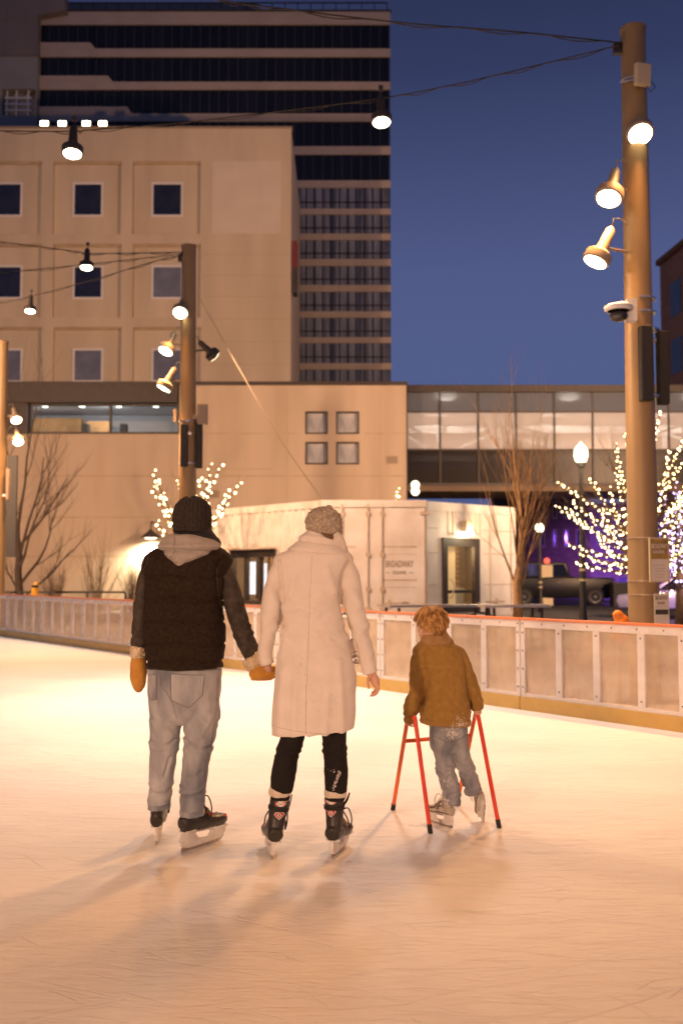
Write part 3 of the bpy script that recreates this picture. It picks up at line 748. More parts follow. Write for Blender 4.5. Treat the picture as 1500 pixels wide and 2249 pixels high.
# ------------------------------------------------------------------ white container kiosk
K0, K1, K2, K3 = Vector((-4.5, 30.6, 0)), Vector((-.53, 26, 0)), Vector((2.2, 26.0, 0)), Vector((5.0, 28.6, 0))
ZB, ZT = .34, 3.42
def face(a, b):
    x = (b - a).normalized(); y = Vector((0, 0, 1)).cross(x)
    return Matrix(((x.x, y.x, 0, a.x), (x.y, y.y, 0, a.y), (0, 0, 1, 0), (0, 0, 0, 1))), (b - a).length
ck = thing('container_kiosk', 'white shipping container kiosk with corrugated side, lit glass door and counter window', 'kiosk', Vector((.8, 27, 0)))
FL, LL = face(K0, K1); FM, LM = face(K1, K2); FR, LR = face(K2, K3)
def corr(mb, x0, x1, z0, z1, pitch=.30, d=.075):
    pts = [(x0, 0)]; k = math.floor(x0 / pitch)
    while True:
        for fx, y in ((0, 0), (.36, 0), (.5, d), (.86, d)):
            x = (k + fx) * pitch
            if x0 + .01 < x < x1 - .01: pts.append((x, y))
        k += 1
        if k * pitch > x1: break
    pts.append((x1, 0)); n = len(pts)
    mb.add([(x, y, z) for z in (z0, z1) for x, y in pts], [(i, i + 1, n + i + 1, n + i) for i in range(n - 1)])
wx0, wx1, wz0, wz1 = LL - 4.05, LL - 2.0, .70, 2.10
m_ = MB(); corr(m_, .06, LL - .1, wz1 + .08, ZT - .19); corr(m_, .06, wx0 - .06, ZB + .12, wz1 + .08); corr(m_, wx1 + .06, LL - .1, ZB + .12, wz1 + .08); corr(m_, wx0 - .06, wx1 + .06, ZB + .12, wz0 - .06)
put('corrugated_wall', m_.xform(FL), 'container_white', ck)
put('side_rail', MB().box(0, LL - .101, -.02, .1, ZT - .19, ZT).xform(FL), 'container_white', ck); put('side_rail', MB().box(0, LL - .101, -.02, .1, ZB, ZB + .12).xform(FL), 'container_white', ck)
m_ = MB(); m_.box(LL - .1, LL + .0, -.025, .09, ZB, ZT + .002); put('corner_post', m_.xform(FL), 'container_trim', ck)
m_ = MB(); m_.ring([(wx0 - .06, wz0 - .06), (wx1 + .06, wz0 - .06), (wx1 + .06, wz1 + .08), (wx0 - .06, wz1 + .08)], [(wx0 + .04, wz0 + .04), (wx1 - .04, wz0 + .04), (wx1 - .04, wz1 - .14), (wx0 + .04, wz1 - .14)], -.05, .12)
for fx in (.33, .66): m_.box(wx0 + (wx1 - wx0) * fx - .05, wx0 + (wx1 - wx0) * fx + .05, -.03, .1, wz0 + .041, wz1 - .141)
cw = put('counter_window', m_.xform(FL), 'dark_trim', ck)
put('awning', MB().box(wx0 - .15, wx1 + .15, -.35, -.052, wz1 + .09, wz1 + .13).xform(FL), 'container_trim', ck)
put('counter', MB().box(wx0 - .1, wx1 + .1, -.32, -.052, wz0 - .10, wz0 - .062).xform(FL), 'table_metal', ck)
put('pane', MB().box(wx0 + .03, wx1 - .03, .03, .045, wz0 + .03, wz1 - .13).xform(FL), 'clear_glass', cw)
m_ = MB(); m_.box(wx0 - .3, wx1 + .3, 1.6, 1.65, ZB + .1, ZT - .4); m_.box(wx0 - .3, wx1 + .3, .14, 1.6, ZT - .9, ZT - .85); put('shop_wall', m_.xform(FL), 'shop_wall', ck)
for a, b, z0_, z1_, m in ((.12, .26, .9, 1.85, 'screen_white'), (.42, .52, .85, 1.8, 'screen_white'), (.56, .64, .85, 1.2, 'screen_white'), (.72, .92, .9, 1.85, 'poster_red'), (.28, .32, .8, 1.9, 'room_dark'), (.0, .09, .8, 1.9, 'poster_red')):
    put('display_panel', MB().box(wx0 + (wx1 - wx0) * a, wx0 + (wx1 - wx0) * b, .42, .46, z0_, z1_).xform(FL), m, ck)
# door end
m_ = MB(); m_.box(.0, LM, .02, .09, ZB, ZT - .181); put('end_wall', m_.xform(FM), 'container_white', ck)
m_ = MB(); m_.box(-.01, LM + .02, -.04, .1, ZT - .18, ZT + .005); put('header_rail', m_.xform(FM), 'container_white', ck)
def sx(px): 
    u = (px - CX) / F; return u * 26.0 - K1.x
jl = MB()
for z in (W(850, 1201, 26).z, W(850, 1274, 26).z):
    for a, b in ((1.2, sx(808)), (sx(840), sx(915))): jl.box(a, b, .008, .0195, z - .018, z + .018)
    for a, b in ((1.2, sx(808)), (sx(840), sx(915))): jl.box(a, b, .012, .0196, z - .2, z - .185)
jl.box(.05, .9, .008, .0195, W(850, 1201, 26).z - .018, W(850, 1201, 26).z + .018)
put('panel_seam', jl.xform(FM), 'rod_grey', ck)
for px in (752, 808, 839):
    m_ = MB(); x = sx(px); m_.tube([(x, -.03, ZB + .05), (x, -.03, ZT - .1)], .024, 8)
    for z in (ZB + .25, 1.1, 2.0, ZT - .35): m_.box(x - .06, x + .06, -.06, .019, z - .05, z + .05)
    put('lock_rod', m_.xform(FM), 'rod_grey', ck, True, angle=40)
m_ = MB(); x = sx(933); m_.box(x - .02, x + .02, -.02, .019, ZB, ZT - .182)
m_.box(x - .12, x + .12, -.05, .018, ZT - .38, ZT - .30); put('hinge_post', m_.xform(FM), 'rod_grey', ck)
m_ = MB(); z = W(850, 1325, 26).z; m_.box(sx(842), sx(882), -.05, .018, z - .02, z + .02); m_.box(sx(852), sx(856), -.06, .017, z - .09, z + .09); put('handle', m_.xform(FM), 'rod_grey', ck)
put('handle', MB().box(sx(882) + .001, sx(897), -.055, .018, z - .03, z + .03).xform(FM), 'letter_grey', ck)
add_text('BROADWAY', (sx(877), .012, W(850, 1238.5, 26).z), .73, .18, 'letter_grey', ck, FM, .012, .012)
add_text('SQUARE', (sx(877), .012, W(850, 1258, 26).z), .36, .10, 'letter_grey', ck, FM, .012, .006)
m_ = MB(); z = W(850, 1258, 26).z
for a, b in ((847, 856), (898, 907)): m_.box(sx(a), sx(b), .006, .019, z - .008, z + .008)
put('lettering_rule', m_.xform(FM), 'letter_grey', ck)
# right side with the glass door
def sr(px):
    u = (px - CX) / F; d = (K3 - K2).normalized(); return (u * K2.y - K2.x) / (d.x - u * d.y)
dx0, dx1 = sr(970), sr(1050); dz0, dz1 = ZB + .12, 2.46
put('side_wall', opening_wall(0.03, LR, ZB, ZT - .25, [(dx0, dx1, dz0, dz1)], .0, .08).xform(FR), 'container_white', ck)
m_ = MB(); m_.box(.03, LR + .02, -.03, .1, ZT - .249, ZT - .02); put('side_rail', m_.xform(FR), 'container_white', ck)
m_ = MB()
for px in (1075, 1121): x = sr(px); m_.box(x - .02, x + .02, -.03, -.001, ZB + .1, ZT - .3)
for z in (1.2, 2.05, 2.7): m_.box(.1, dx0 - .15, -.012, -.001, z - .012, z + .012); m_.box(dx1 + .2, LR - .1, -.012, -.001, z - .012, z + .012)
z = W(1085, 1321, 28).z; m_.box(sr(1066), sr(1105), -.04, -.002, z - .02, z + .02); m_.box(sr(1086), sr(1090), -.05, -.003, z - .09, z + .09)
put('lock_rod', m_.xform(FR), 'rod_grey', ck)
m_ = MB(); m_.ring([(dx0, dz0), (dx1, dz0), (dx1, dz1), (dx0, dz1)], [(dx0 + .18, dz0 + .2), (dx1 - .22, dz0 + .2), (dx1 - .22, dz1 - .22), (dx0 + .18, dz1 - .22)], -.06, .06)
m_.box(dx0 + .181, dx1 - .221, -.05, .05, dz0 + .52, dz0 + .60); dr = put('door', m_.xform(FR), 'dark_trim', ck)
put('pane', MB().box(dx0 + .17, dx1 - .21, .0, .012, dz0 + .19, dz1 - .21).xform(FR), 'clear_glass', dr)
m_ = MB(); x = dx0 + .25; m_.tube([(x, -.06, dz0 + .4), (x, -.12, dz0 + .42), (x + .1, -.12, dz0 + .62), (x + .1, -.12, dz0 + .75), (x, -.12, dz0 + .88), (x, -.06, dz0 + .9)], .02, 6); put('handle', m_.xform(FR), 'rod_grey', dr, True)
put('door_glow_panel', MB().box(dx0 + .2, dx0 + .66, .10, .12, dz0 + .2, dz1 - .22).xform(FR), 'warm_interior', ck)  # glowing panel standing in for the lit interior behind the door
m_ = MB(); m_.box(dx0 - .2, dx1 + .6, 1.2, 1.25, dz0, dz1 + .2); put('shop_wall', m_.xform(FR), 'shop_wall', ck)
m_ = MB()
for k in range(8):
    z = dz0 + .75 + k * .14; m_.box(dx0 + .62, dx1 + .3, .9, 1.19, z, z + .018)
    for j in range(9):
        if random.random() < .75: xx = dx0 + .66 + j * .12; m_.box(xx, xx + random.uniform(.04, .09), .95, 1.1, z + .019, z + random.uniform(.06, .12))
put('shelf', m_.xform(FR), 'room_dark', ck)
m_ = MB(); x = dx1 - .5; m_.box(x - .05, x + .3, .35, .5, dz0, dz0 + .65); put('shop_counter', m_.xform(FR), 'sign_white', ck)
m_ = MB(); x = (dx0 + dx1) / 2 + .1; z = dz1 + .16; m_.box(x - .13, x + .12, -.26, -.05, z, z + .30); m_.box(x - .06, x + .06, -.05, -.001, z + .05, z + .2); lmp = put('door_lamp', m_.xform(FR), 'fixture_paint', ck)
m_ = MB(); m_.box(x - .30, x + .20, -.24, -.05, z - .09, z - .002); put('lamp_lens', m_.xform(FR), 'globe', lmp)
lamp('door_lamp_light', FR @ Vector((x, -.35, z - .02)), 60, (1, .8, .5), rad=.1)
for k, dxx in enumerate((-.62, -.42, .28, .5, .68)): put('wall_bracket', MB().box(x + dxx, x + dxx + .08, -.02, -.001, z - .05, z + .55).xform(FR), 'container_trim', ck)
lamp('shop_light', FR @ Vector((dx0 + .9, .6, 2.1)), 90, (1, .66, .3), rad=.2)
lamp('shop_light', FL @ Vector(((wx0 + wx1) / 2, .9, 2.2)), 75, (1, .62, .28), rad=.2)
rf = MB(); bk = [K0 + Vector((1.8, 2.2, 0)), K3 + Vector((-1.2, 2.0, 0))]; rq = [K0, K1, K2, K3, bk[1], bk[0]]
rf.add([(p.x, p.y, ZT - .08) for p in rq] + [(p.x, p.y, ZT - .02) for p in rq], [tuple(range(5, -1, -1)), tuple(range(6, 12))] + [(i, (i + 1) % 6, (i + 1) % 6 + 6, i + 6) for i in range(6)])
put('roof', rf, 'container_trim', ck)
bw = MB(); bw.add([(K3.x, K3.y, 0), (bk[1].x, bk[1].y, 0), (bk[0].x, bk[0].y, 0), (K0.x, K0.y, 0), (K3.x, K3.y, ZT - .09), (bk[1].x, bk[1].y, ZT - .09), (bk[0].x, bk[0].y, ZT - .09), (K0.x, K0.y, ZT - .09)], [(0, 1, 5, 4), (1, 2, 6, 5), (2, 3, 7, 6)]); put('rear_wall', bw, 'container_white', ck)
pl = MB(); pl.add([(p.x, p.y, -.03) for p in rq] + [(p.x, p.y, ZB - .002) for p in rq], [tuple(range(5, -1, -1)), tuple(range(6, 12))] + [(i, (i + 1) % 6, (i + 1) % 6 + 6, i + 6) for i in range(6)]); put('plinth', pl, 'container_trim', ck)

# ------------------------------------------------------------------ rink light poles
def flood(parent, c, d, r=.165, lit=True, power=0, pole=None, size=140, m='fixture_paint', neck=.34, name='floodlight', col=WARM, rad=.16):
    c = Vector(c); d = Vector(d).normalized(); s = r / .165
    mb = MB(); mb.lathe([(.012, r * .86), (0, r * .9), (0, r), (-.03 * s, r * 1.02), (-.10 * s, r * 1.0), (-.135 * s, r * .72), (-.145 * s, r * .46), (-(.14 + neck * .5) * s, r * .40), (-(.14 + neck * .9) * s, r * .36), (-(.14 + neck) * s, r * .2)], c, d, 28)
    h = put(name, mb, m, parent, True, angle=35)
    if lit:
        l_ = MB(); l_.lathe([(.005, r * .86), (.016, r * .84), (.03, r * .4)], c, d, 24); put('lens', l_, 'lens', h, True)
        if power: lamp('floodlight_lamp', c + d * .12, power, col, aim=d, size=size, blend=.75, rad=rad)
    if pole is not None:
        b = MB(); e = c - d * .2 * s; q = Vector((pole.x, pole.y, e.z - .03)); dr_ = (q - e).normalized()
        b.tube([e, e + dr_ * .12 * s, q], .018, 6); b.box(e.x - .03, e.x + .03, e.y - .03, e.y + .03, e.z - .05, e.z + .05); put('arm', b, m, h)
        k = c - d * (.14 + neck) * s; w = MB(); top = k + Vector((0, 0, .12)); side = Vector((q.x - k.x, q.y - k.y, 0)); 
        w.tube([k, k - d * .06 + Vector((0, 0, .06)), k + side * .35 + Vector((0, 0, .13)), k + side * .65 + Vector((0, 0, .03)), k + side * .8 - Vector((0, 0, .18)), Vector((q.x, q.y, e.z + .04)).lerp(k, .15)], .009, 6); put('lamp_cable', w, m, h, True)
    return h
def pole(base, top, r0, r1, label, lean=0.0):
    p = thing('light_pole', label, 'light pole', base, 'rink light poles')
    mb = MB(); ax = Vector((lean, 0, top)); n = 10
    mb.tube([Vector(base) + ax * (k / n) for k in range(n + 1)], [r0 + (r1 - r0) * k / n for k in range(n + 1)], 32)
    put('shaft', mb, 'pole_paint', p, True, angle=40)
    mb = MB(); t = Vector(base) + ax; mb.lathe([(-.05, r1 + .012), (.0, r1 + .012), (.012, r1 * .9), (.02, .02)], t, (0, 0, 1), 32); mb.lathe([(-.16, r1 + .006), (-.13, r1 + .006)], t, (0, 0, 1), 32); put('cap', mb, 'pole_paint', p, True, angle=40)
    mb = MB(); mb.lathe([(0, r0 * 1.7), (.02, r0 * 1.7), (.03, r0 * 1.1)], base, (0, 0, 1), 24); mb.box(base[0] - r1 - .1, base[0] - r1 + .03, base[1] - .04, base[1] + .04, top - .36, top - .22); put('bracket', mb, 'fixture_dark', p)
    return p
def band(mb, c, r, z, h=.03): mb.lathe([(0, r), (.001, r + .006), (h, r + .006), (h + .001, r)], (c.x, c.y, z), (0, 0, 1), 28)
PA = Vector((3.63, 12.0, -.03)); topA = W(1390, 56, 12).z
pA = pole(PA, topA, .19, .148, 'tall tan light pole with two white signs, nearest and at the right of the rink', W(1390, 56, 12).x - 3.63)
flood(pA, W(1406, 293, 11.78), (-.02, -.58, -.80), .165, True, 600, None, 112)
flood(pA, W(1337, 434, 11.75), (-.30, -.36, -.88), .168, True, 560, W(1400, 430, 12), 118)
flood(pA, W(1308, 573, 11.8), (-.45, -.08, -.89), .165, True, 520, W(1405, 570, 12), 125)
# things bolted to the near pole
p = W(1411, 163, 11.72); t = thing('antenna_box', 'small cream box antenna bolted high on the near light pole', 'antenna', p)
m_ = MB(); bx = MB().box(-.105, .105, -.04, .04, -.135, .135); me = evaluated(bx, [('BEVEL', dict(width=.018, segments=3))]); me.transform(Matrix.Translation(p) @ Matrix.Rotation(R(6), 4, 'X') @ Matrix.Rotation(R(20), 4, 'Z')); put('housing', me, 'antenna_cream', t)
m_ = MB(); m_.tube([p + Vector((-.08, .03, .0)), p + Vector((-.2, .1, 0)), p + Vector((-.2, .2, .02))], .015, 6); m_.tube([p + Vector((-.08, .03, -.04)), p + Vector((-.24, .12, -.03))], .012, 6); put('bracket', m_, 'steel', t)
m_ = MB(); m_.tube([p + Vector((.05, .02, -.13)), p + Vector((.10, .02, -.2)), p + Vector((.16, .02, -.14)), p + Vector((.13, .06, -.06)), p + Vector((.05, .12, -.04))], .006, 6); put('lead', m_, 'cable_dark', t, True)
p = W(1366, 688, 11.7); t = thing('security_camera', 'white dome security camera on a bracket of the near light pole', 'camera', p)
m_ = MB(); m_.lathe([(.0, .15), (-.02, .165), (-.055, .165), (-.075, .13)], p + Vector((-.04, 0, .03)), (0, 0, -1), 24); m_.lathe([(0, .13), (.03, .12), (.05, .06)], p + Vector((-.04, 0, .03)), (0, 0, 1), 20); put('dome_housing', m_, 'camera_white', t, True, angle=40)
m_ = MB(); m_.ball(p + Vector((-.04, 0, -.03)), .11, .11, .07); put('lens_dome', m_, 'glass_dome', t, True)
m_ = MB(); m_.tube([p + Vector((-.04, 0, .06)), p + Vector((0, .02, .12)), p + Vector((.06, .05, .12)), p + Vector((.1, .1, .1))], .035, 10); m_.box(p.x + .07, p.x + .19, p.y + .02, p.y + .14, p.z - .08, p.z + .19); put('bracket', m_, 'camera_white', t)
c = W(1408, 690, 12)
for z in (W(1408, 660, 12).z, W(1408, 690, 12).z): m_ = MB(); band(m_, c, .172, z, .022); put('strap', m_, 'steel', t)
for px, py0, py1, wd_, dy, lbl in ((1418, 716, 880, .145, -.24, 'narrow black column speaker facing the ice on the near light pole'), (1455, 728, 888, .125, -.03, 'black column speaker on the outer side of the near light pole')):
    a, b = W(px - 12, py1, 12 + dy), W(px + 12, py0, 12 + dy); t = thing('column_speaker', lbl, 'speaker', a)
    c = (a + b) / 2; bx = MB().box(c.x - wd_ / 2, c.x + wd_ / 2, c.y - .07, c.y + .07, a.z, b.z); me = evaluated(bx, [('BEVEL', dict(width=.012, segments=2))]); put('cabinet', me, 'speaker_black', t)
    m_ = MB(); m_.box(c.x - wd_ / 2 + .012, c.x + wd_ / 2 - .012, c.y - .076, c.y - .0705, a.z + .02, b.z - .02); put('grille', m_, 'speaker_black', t)
    m_ = MB()
    for z in (a.z + .1, b.z - .1): m_.box(min(c.x, 3.6), max(c.x, 3.7), c.y + .0, c.y + .12, z - .02, z + .02)
    put('bracket', m_, 'steel', t)
for px, py, rr_ in ((1415, 728, .176), (1416, 874, .18)): m_ = MB(); c = W(px, py, 12); band(m_, c, rr_, c.z, .025); put('strap', m_, 'steel', pA)
# signs on the near pole
def sign(px0, px1, py0, py1, Y, label, kind):
    a, b = W(px0, py1, Y), W(px1, py0, Y); c = (a + b) / 2; w, h = b.x - a.x, b.z - a.z
    t = thing('pole_sign', label, 'sign', a); FS = Matrix.Translation(c) @ Matrix.Rotation(R(14), 4, 'Z')
    if kind:
        put('board', MB().box(-w / 2 + .015, w / 2 - .015, 0, .01, -h / 2 + .015, h / 2 - .015).xform(FS), 'sign_white', t)
        put('frame', MB().ring([(-w / 2, -h / 2), (w / 2, -h / 2), (w / 2, h / 2), (-w / 2, h / 2)], [(-w / 2 + .016, -h / 2 + .016), (w / 2 - .016, -h / 2 + .016), (w / 2 - .016, h / 2 - .016), (-w / 2 + .016, h / 2 - .016)], -.008, .016).xform(FS), 'antenna_cream', t)
        put('header', MB().box(-w / 2 + .017, w / 2 - .017, -.004, -.0005, 0.01, h / 2 - .017).xform(FS), 'sign_ochre', t)
        add_text('BROADWAY', (0, -.006, h * .31), w * .80, h * .115, 'sign_white', t, FS, .003, .01); add_text('SQUARE', (-.01, -.006, h * .18), w * .6, h * .09, 'sign_white', t, FS, .003, .01)
        ln = MB()
        for z, ww in ((-.12, .62), (-.19, .56), (-.25, .4), (-.33, .58), (-.39, .46)):
            x = -w * ww / 2
            while x < w * ww / 2: e = x + random.uniform(.008, .03); ln.box(x, min(e, w * ww / 2), -.003, -.0005, h * z - .005, h * z + .005); x = e + .006
        put('small_print', ln, 'rod_grey', t); ln_o = t.children[-1]; ln_o.data.transform(Matrix.Identity(4))
        # the print is laid out about the sign's own middle
        bpy.data.objects.remove(ln_o); put('small_print', ln.xform(FS), 'rod_grey', t)
    else:
        put('board', MB().box(-w / 2, w / 2, 0, .006, -h / 2, h / 2).xform(FS), 'sign_white', t)
        add_text('BROADWAY', (0, -.004, h * .38), w * .84, h * .125, 'letter_grey', t, FS, .003, .01); add_text('SQUARE', (-.01, -.004, h * .23), w * .5, h * .095, 'letter_grey', t, FS, .003, .008)
        put('dark_bar', MB().box(-w * .43, w * .43, -.004, -.0005, -h * .09, h * .05).xform(FS), 'letter_dark', t)
        ln = MB()
        for z in (.13,):
            x = -w * .42
            while x < w * .42: e = x + random.uniform(.008, .025); ln.box(x, min(e, w * .42), -.003, -.0005, h * z - .003, h * z + .003); x = e + .006
        put('small_print', ln.xform(FS), 'rod_grey', t)
    return t
s1 = sign(1425, 1471, 1181, 1279, 11.78, 'upper framed sign with ochre header strapped to the near light pole', 1)
s2 = sign(1436, 1471, 1304, 1382, 11.78, 'lower white sign with one dark bar on the near light pole', 0)
for t, py in ((s1, 1183), (s1, 1277), (s2, 1307)):
    m_ = MB(); c = W(1417, py, 12.0); band(m_, Vector((3.63 - .0, 12, 0)), .187, c.z, .012); put('strap', m_, 'wire_light', t)

PB = Vector((-3.09, 20.0, -.03)); topB = W(415, 536, 20).z
pB = pole(PB, topB, .19, .145, 'tall tan light pole behind the man in the dark vest', W(415, 536, 20).x + 3.09)
flood(pB, W(396, 686, 19.76), (-.03, -.62, -.78), .165, True, 600, None, 115)
flood(pB, W(364, 770, 19.8), (-.30, -.40, -.86), .165, True, 600, W(412, 768, 20), 115)
flood(pB, W(360, 852, 19.8), (-.45, -.12, -.88), .165, True, 700, W(412, 842, 20), 150)
hb = flood(pB, W(470, 781, 20.1), (.62, .55, -.55), .15, True, 2600, W(418, 764, 20), 150, 'fixture_dark', col=SOFT)
for px, py0, py1, wd_, dy, lbl in ((404, 932, 1025, .14, -.22, 'black column speaker on the ice side of the pole behind the man'), (437, 920, 1028, .13, -.04, 'black column speaker on the outer side of the pole behind the man')):
    a, b = W(px, py1, 20 + dy), W(px, py0, 20 + dy); t = thing('column_speaker', lbl, 'speaker', a); put('cabinet', evaluated(MB().box(a.x - wd_ / 2, a.x + wd_ / 2, a.y - .07, a.y + .07, a.z, b.z), [('BEVEL', dict(width=.012, segments=2))]), 'speaker_black', t)
    put('bracket', MB().box(min(a.x, -3.1), max(a.x, -3.0), a.y + .0, a.y + .12, b.z - .2, b.z - .15), 'steel', t)
a, b = W(434, 932, 19.9), W(456, 888, 19.9); t = thing('junction_box', 'tan junction box on the pole behind the man', 'junction box', a); put('housing', evaluated(MB().box(a.x, b.x, 19.8, 20.0, a.z, b.z), [('BEVEL', dict(width=.015, segments=2))]), 'fixture_paint', t); put('bracket', MB().box(a.x - .1, a.x - .001, 19.88, 19.92, a.z + .1, a.z + .2), 'fixture_paint', t)
for py in (928, 1020): m_ = MB(); c = W(414, py, 20); band(m_, c, .185, c.z, .03); put('strap', m_, 'steel', pB)
m_ = MB(); m_.box(W(393, 0, 20).x, W(399, 0, 20).x, 19.86, 19.98, W(400, 928, 20).z, W(400, 900, 20).z); put('access_cover', m_, 'fixture_paint', pB)

PC = Vector((W(2, 1000, 28).x, 28.0, -.03)); topC = W(5, 747, 28).z
pC = pole(PC, topC, .19, .145, 'tan light pole at the far left end of the rink')
flood(pC, W(36, 922, 27.8), (.35, -.5, -.78), .165, True, 550, W(8, 918, 28), 150)
flood(pC, W(40, 970, 27.8), (.30, -.55, -.75), .165, True, 550, W(8, 966, 28), 150)
a, b = W(14, 1098, 27.9), W(22, 1030, 27.9); t = thing('column_speaker', 'tan column speaker on the far left light pole', 'speaker', a); put('cabinet', evaluated(MB().box(a.x, b.x, 27.8, 27.95, a.z, b.z), [('BEVEL', dict(width=.012, segments=2))]), 'fixture_paint', t); put('bracket', MB().box(a.x - .1, a.x - .001, 27.86, 27.92, a.z + .1, a.z + .16), 'steel', t)
a, b = W(10, 1224, 29.5), W(38, 1000, 29.5); t = thing('dark_banner_panel', 'tall dark panel standing behind the far left light pole', 'panel', Vector((a.x, 29.5, -.03))); put('panel_face', MB().box(a.x, b.x, 29.5, 29.58, a.z, b.z), 'dark_metal', t); put('post', MB().box(a.x - .1, a.x - .002, 29.5, 29.58, -.03, b.z + .1), 'dark_metal', t)

# the next pole of the same row, then unseen poles added for light
PD = Vector((10.6, 4.6, -.03)); pD = pole(PD, 8.1, .19, .148, 'tan light pole outside the picture, right of the rink')
flood(pD, (10.3, 4.6, 7.0), (-.85, .0, -.52), .165, True, 420, Vector((10.6, 4.6, 7)), 100)
flood(pD, (10.35, 4.4, 6.2), (-.8, -.3, -.55), .165, True, 250, Vector((10.6, 4.6, 6.2)), 150)
for i, (bx_, by_, lbl) in enumerate(((-5.2, -6.5, 'tan light pole added out of view, behind the viewer at the left'), (6.4, -5.5, 'tan light pole added out of view, behind the viewer at the right'))):
    bb = Vector((bx_, by_, -.03)); pp = pole(bb, 8.1, .19, .148, lbl); c = bb + Vector((-.2 if i else .2, .25, 3.3)); d = Vector((0.2, 9.5, 1.75)) - c
    flood(pp, c, d, .165, True, (3700, 1050)[i], bb + Vector((0, 0, 3.3)), 52, col=SOFT, rad=.35)  # added low heads, unseen, to light the skaters' backs
for bx_, by_, ax_, pw_, lbl in ((-16.5, 17, (-5, 44, 9), 17500, 'tan light pole added out of view beyond the far left corner'), (17, 22, (-1, 46, 9), 25000, 'tan light pole added out of view on the street at the right')):
    bb = Vector((bx_, by_, -.03)); pp = pole(bb, 8.1, .19, .148, lbl); c = bb + Vector((0, .3, 7.6))
    flood(pp, c, Vector(ax_) - c, .165, True, pw_, bb + Vector((0, 0, 7.6)), 92, col=SOFT, rad=.4)  # added floods, unseen, to wash the facades

# ------------------------------------------------------------------ overhead cables and pendant lamps
def sag(a, b, s, n=24): return [Vector(a).lerp(Vector(b), k / n) - Vector((0, 0, s * 4 * (k / n) * (1 - k / n))) for k in range(n + 1)]
def smooth_path(pts, n=10):
    P = [Vector(p) for p in pts]; r = []
    for i in range(len(P) - 1):
        a, b, c, d = P[max(i - 1, 0)], P[i], P[i + 1], P[min(i + 2, len(P) - 1)]
        for k in range(n):
            t = k / n; r.append(.5 * ((2 * b) + (c - a) * t + (2 * a - 5 * b + 4 * c - d) * t * t + (3 * b - a - 3 * c + d) * t ** 3))
    return r + [P[-1]]
def cable(label, pts, r=.008, twist=True, m='cable_dark', base=None):
    path = smooth_path(pts, 12); mb = MB(); mb.tube(path, r, 5)
    if twist:
        w = [p + Vector((0, math.cos(i * .8) * .02, -.018 + math.sin(i * .8) * .02)) for i, p in enumerate(path)]; mb.tube(w, r * .7, 4)
    return put('overhead_cable', mb, m, None, True, label, 'cable', 'cables strung over the rink')
tA = W(1366, 93, 11.9)
cable('thick twisted overhead cable leaving the near pole towards the upper edge of the photo', [tA, W(1150, 70, 11.6), W(880, 48, 11.3), W(600, 15, 11.0), W(490, 0, 10.85), W(300, -40, 10.6), W(-300, -180, 9.9)], .010)
cable('overhead cable carrying the two largest hanging lamps', [tA + Vector((0, 0, -.02)), W(1180, 142, 12.2), W(1000, 184, 12.5), W(840, 214, 12.8), W(640, 240, 12.9), W(400, 268, 12.95), W(200, 284, 13.0), W(155, 287, 13.0), W(0, 286, 13.0), W(-200, 280, 13.2)], .009)
tB = W(402, 553, 19.9)
cable('upper overhead cable from the pole behind the man, with one small hanging lamp', [tB, W(300, 555, 20.6), W(196, 556, 21.3), W(170, 552, 21.4), W(90, 541, 21.6), W(0, 530, 21.8), W(-200, 505, 22)], .011)
cable('thin middle overhead cable crossing the beige windows', [tB - Vector((0, 0, .03)), W(300, 568, 19), W(200, 579, 18.5), W(0, 598, 18), W(-150, 606, 18)], .008)
cable('thin overhead cable sloping down to the smallest hanging lamp', [tB - Vector((0, 0, .06)), W(330, 576, 21), W(200, 615, 23), W(60, 652, 25.5), W(0, 664, 26), W(-100, 680, 27)], .010)
cable('pale guy cable running from the pole down to the white container roof', [W(436, 652, 20), W(520, 800, 21.6), W(620, 972, 23.8), W(705, 1093, 26)], .012, False, 'wire_light')
def pendant(px, py, Y, r, label, power, size=90, col=(1.0, .84, .73), at=None):
    c = Vector(at) if at else W(px, py, Y); t = thing('pendant_lamp', label, 'hanging lamp', c, 'lamps hanging from the overhead cables')
    flood(t, c, (.03, -.22, -1), r, True, power, None, size, 'fixture_dark', .36, 'lamp_housing', col, .5)
    top = c + Vector((-.005, .1, .5 * r / .165)); m_ = MB(); m_.tube([top, top + Vector((0, 0, .12))], .012, 6); m_.box(top.x - .03, top.x + .03, top.y - .02, top.y + .02, top.z + .06, top.z + .13); put('hook', m_, 'fixture_dark', t)
pendant(838, 266, 12.75, .135, 'large hanging lamp in front of the tower edge', 1500)
pendant(159, 335, 12.9, .14, 'large hanging lamp in front of the beige building top', 1050)
pendant(190, 586, 21.25, .15, 'small hanging lamp in front of a window at middle height', 1000)
pendant(66, 682, 25.3, .15, 'smallest and lowest hanging lamp, near the left edge', 1000)

for at_, pw_, lbl in (((-5.5, 4.0, 7.4), 620, 'hanging lamp added out of view, over the rink at the left'), ((5.5, 2.5, 7.4), 430, 'hanging lamp added out of view, over the rink at the right'), ((-1.0, -3.0, 7.4), 430, 'hanging lamp added out of view, over the viewer')):
    pendant(0, 0, 0, .14, lbl, pw_, 150, WARM, at_)  # unseen lamps added for soft overhead light on the near ice
cable('overhead cable added out of view to carry the added hanging lamps', [(-9, 6.5, 8.0), (-5.5, 4.0, 8.0), (-1.0, -3.0, 8.0), (5.5, 2.5, 8.0), (10.6, 4.6, 7.9)], .009)

pendant(0, 0, 0, .14, 'hanging lamp added out of view, beyond the left edge', 0, 100, WARM, (-6.4, 12.9, 7.15))
lamp('floodlight_lamp', (-6.3, 12.85, 7.0), 3000, SOFT, aim=(8.0, -.9, -6.5), size=76, blend=.7, rad=.3)  # added spot, with its unseen lamp, to brighten the barrier
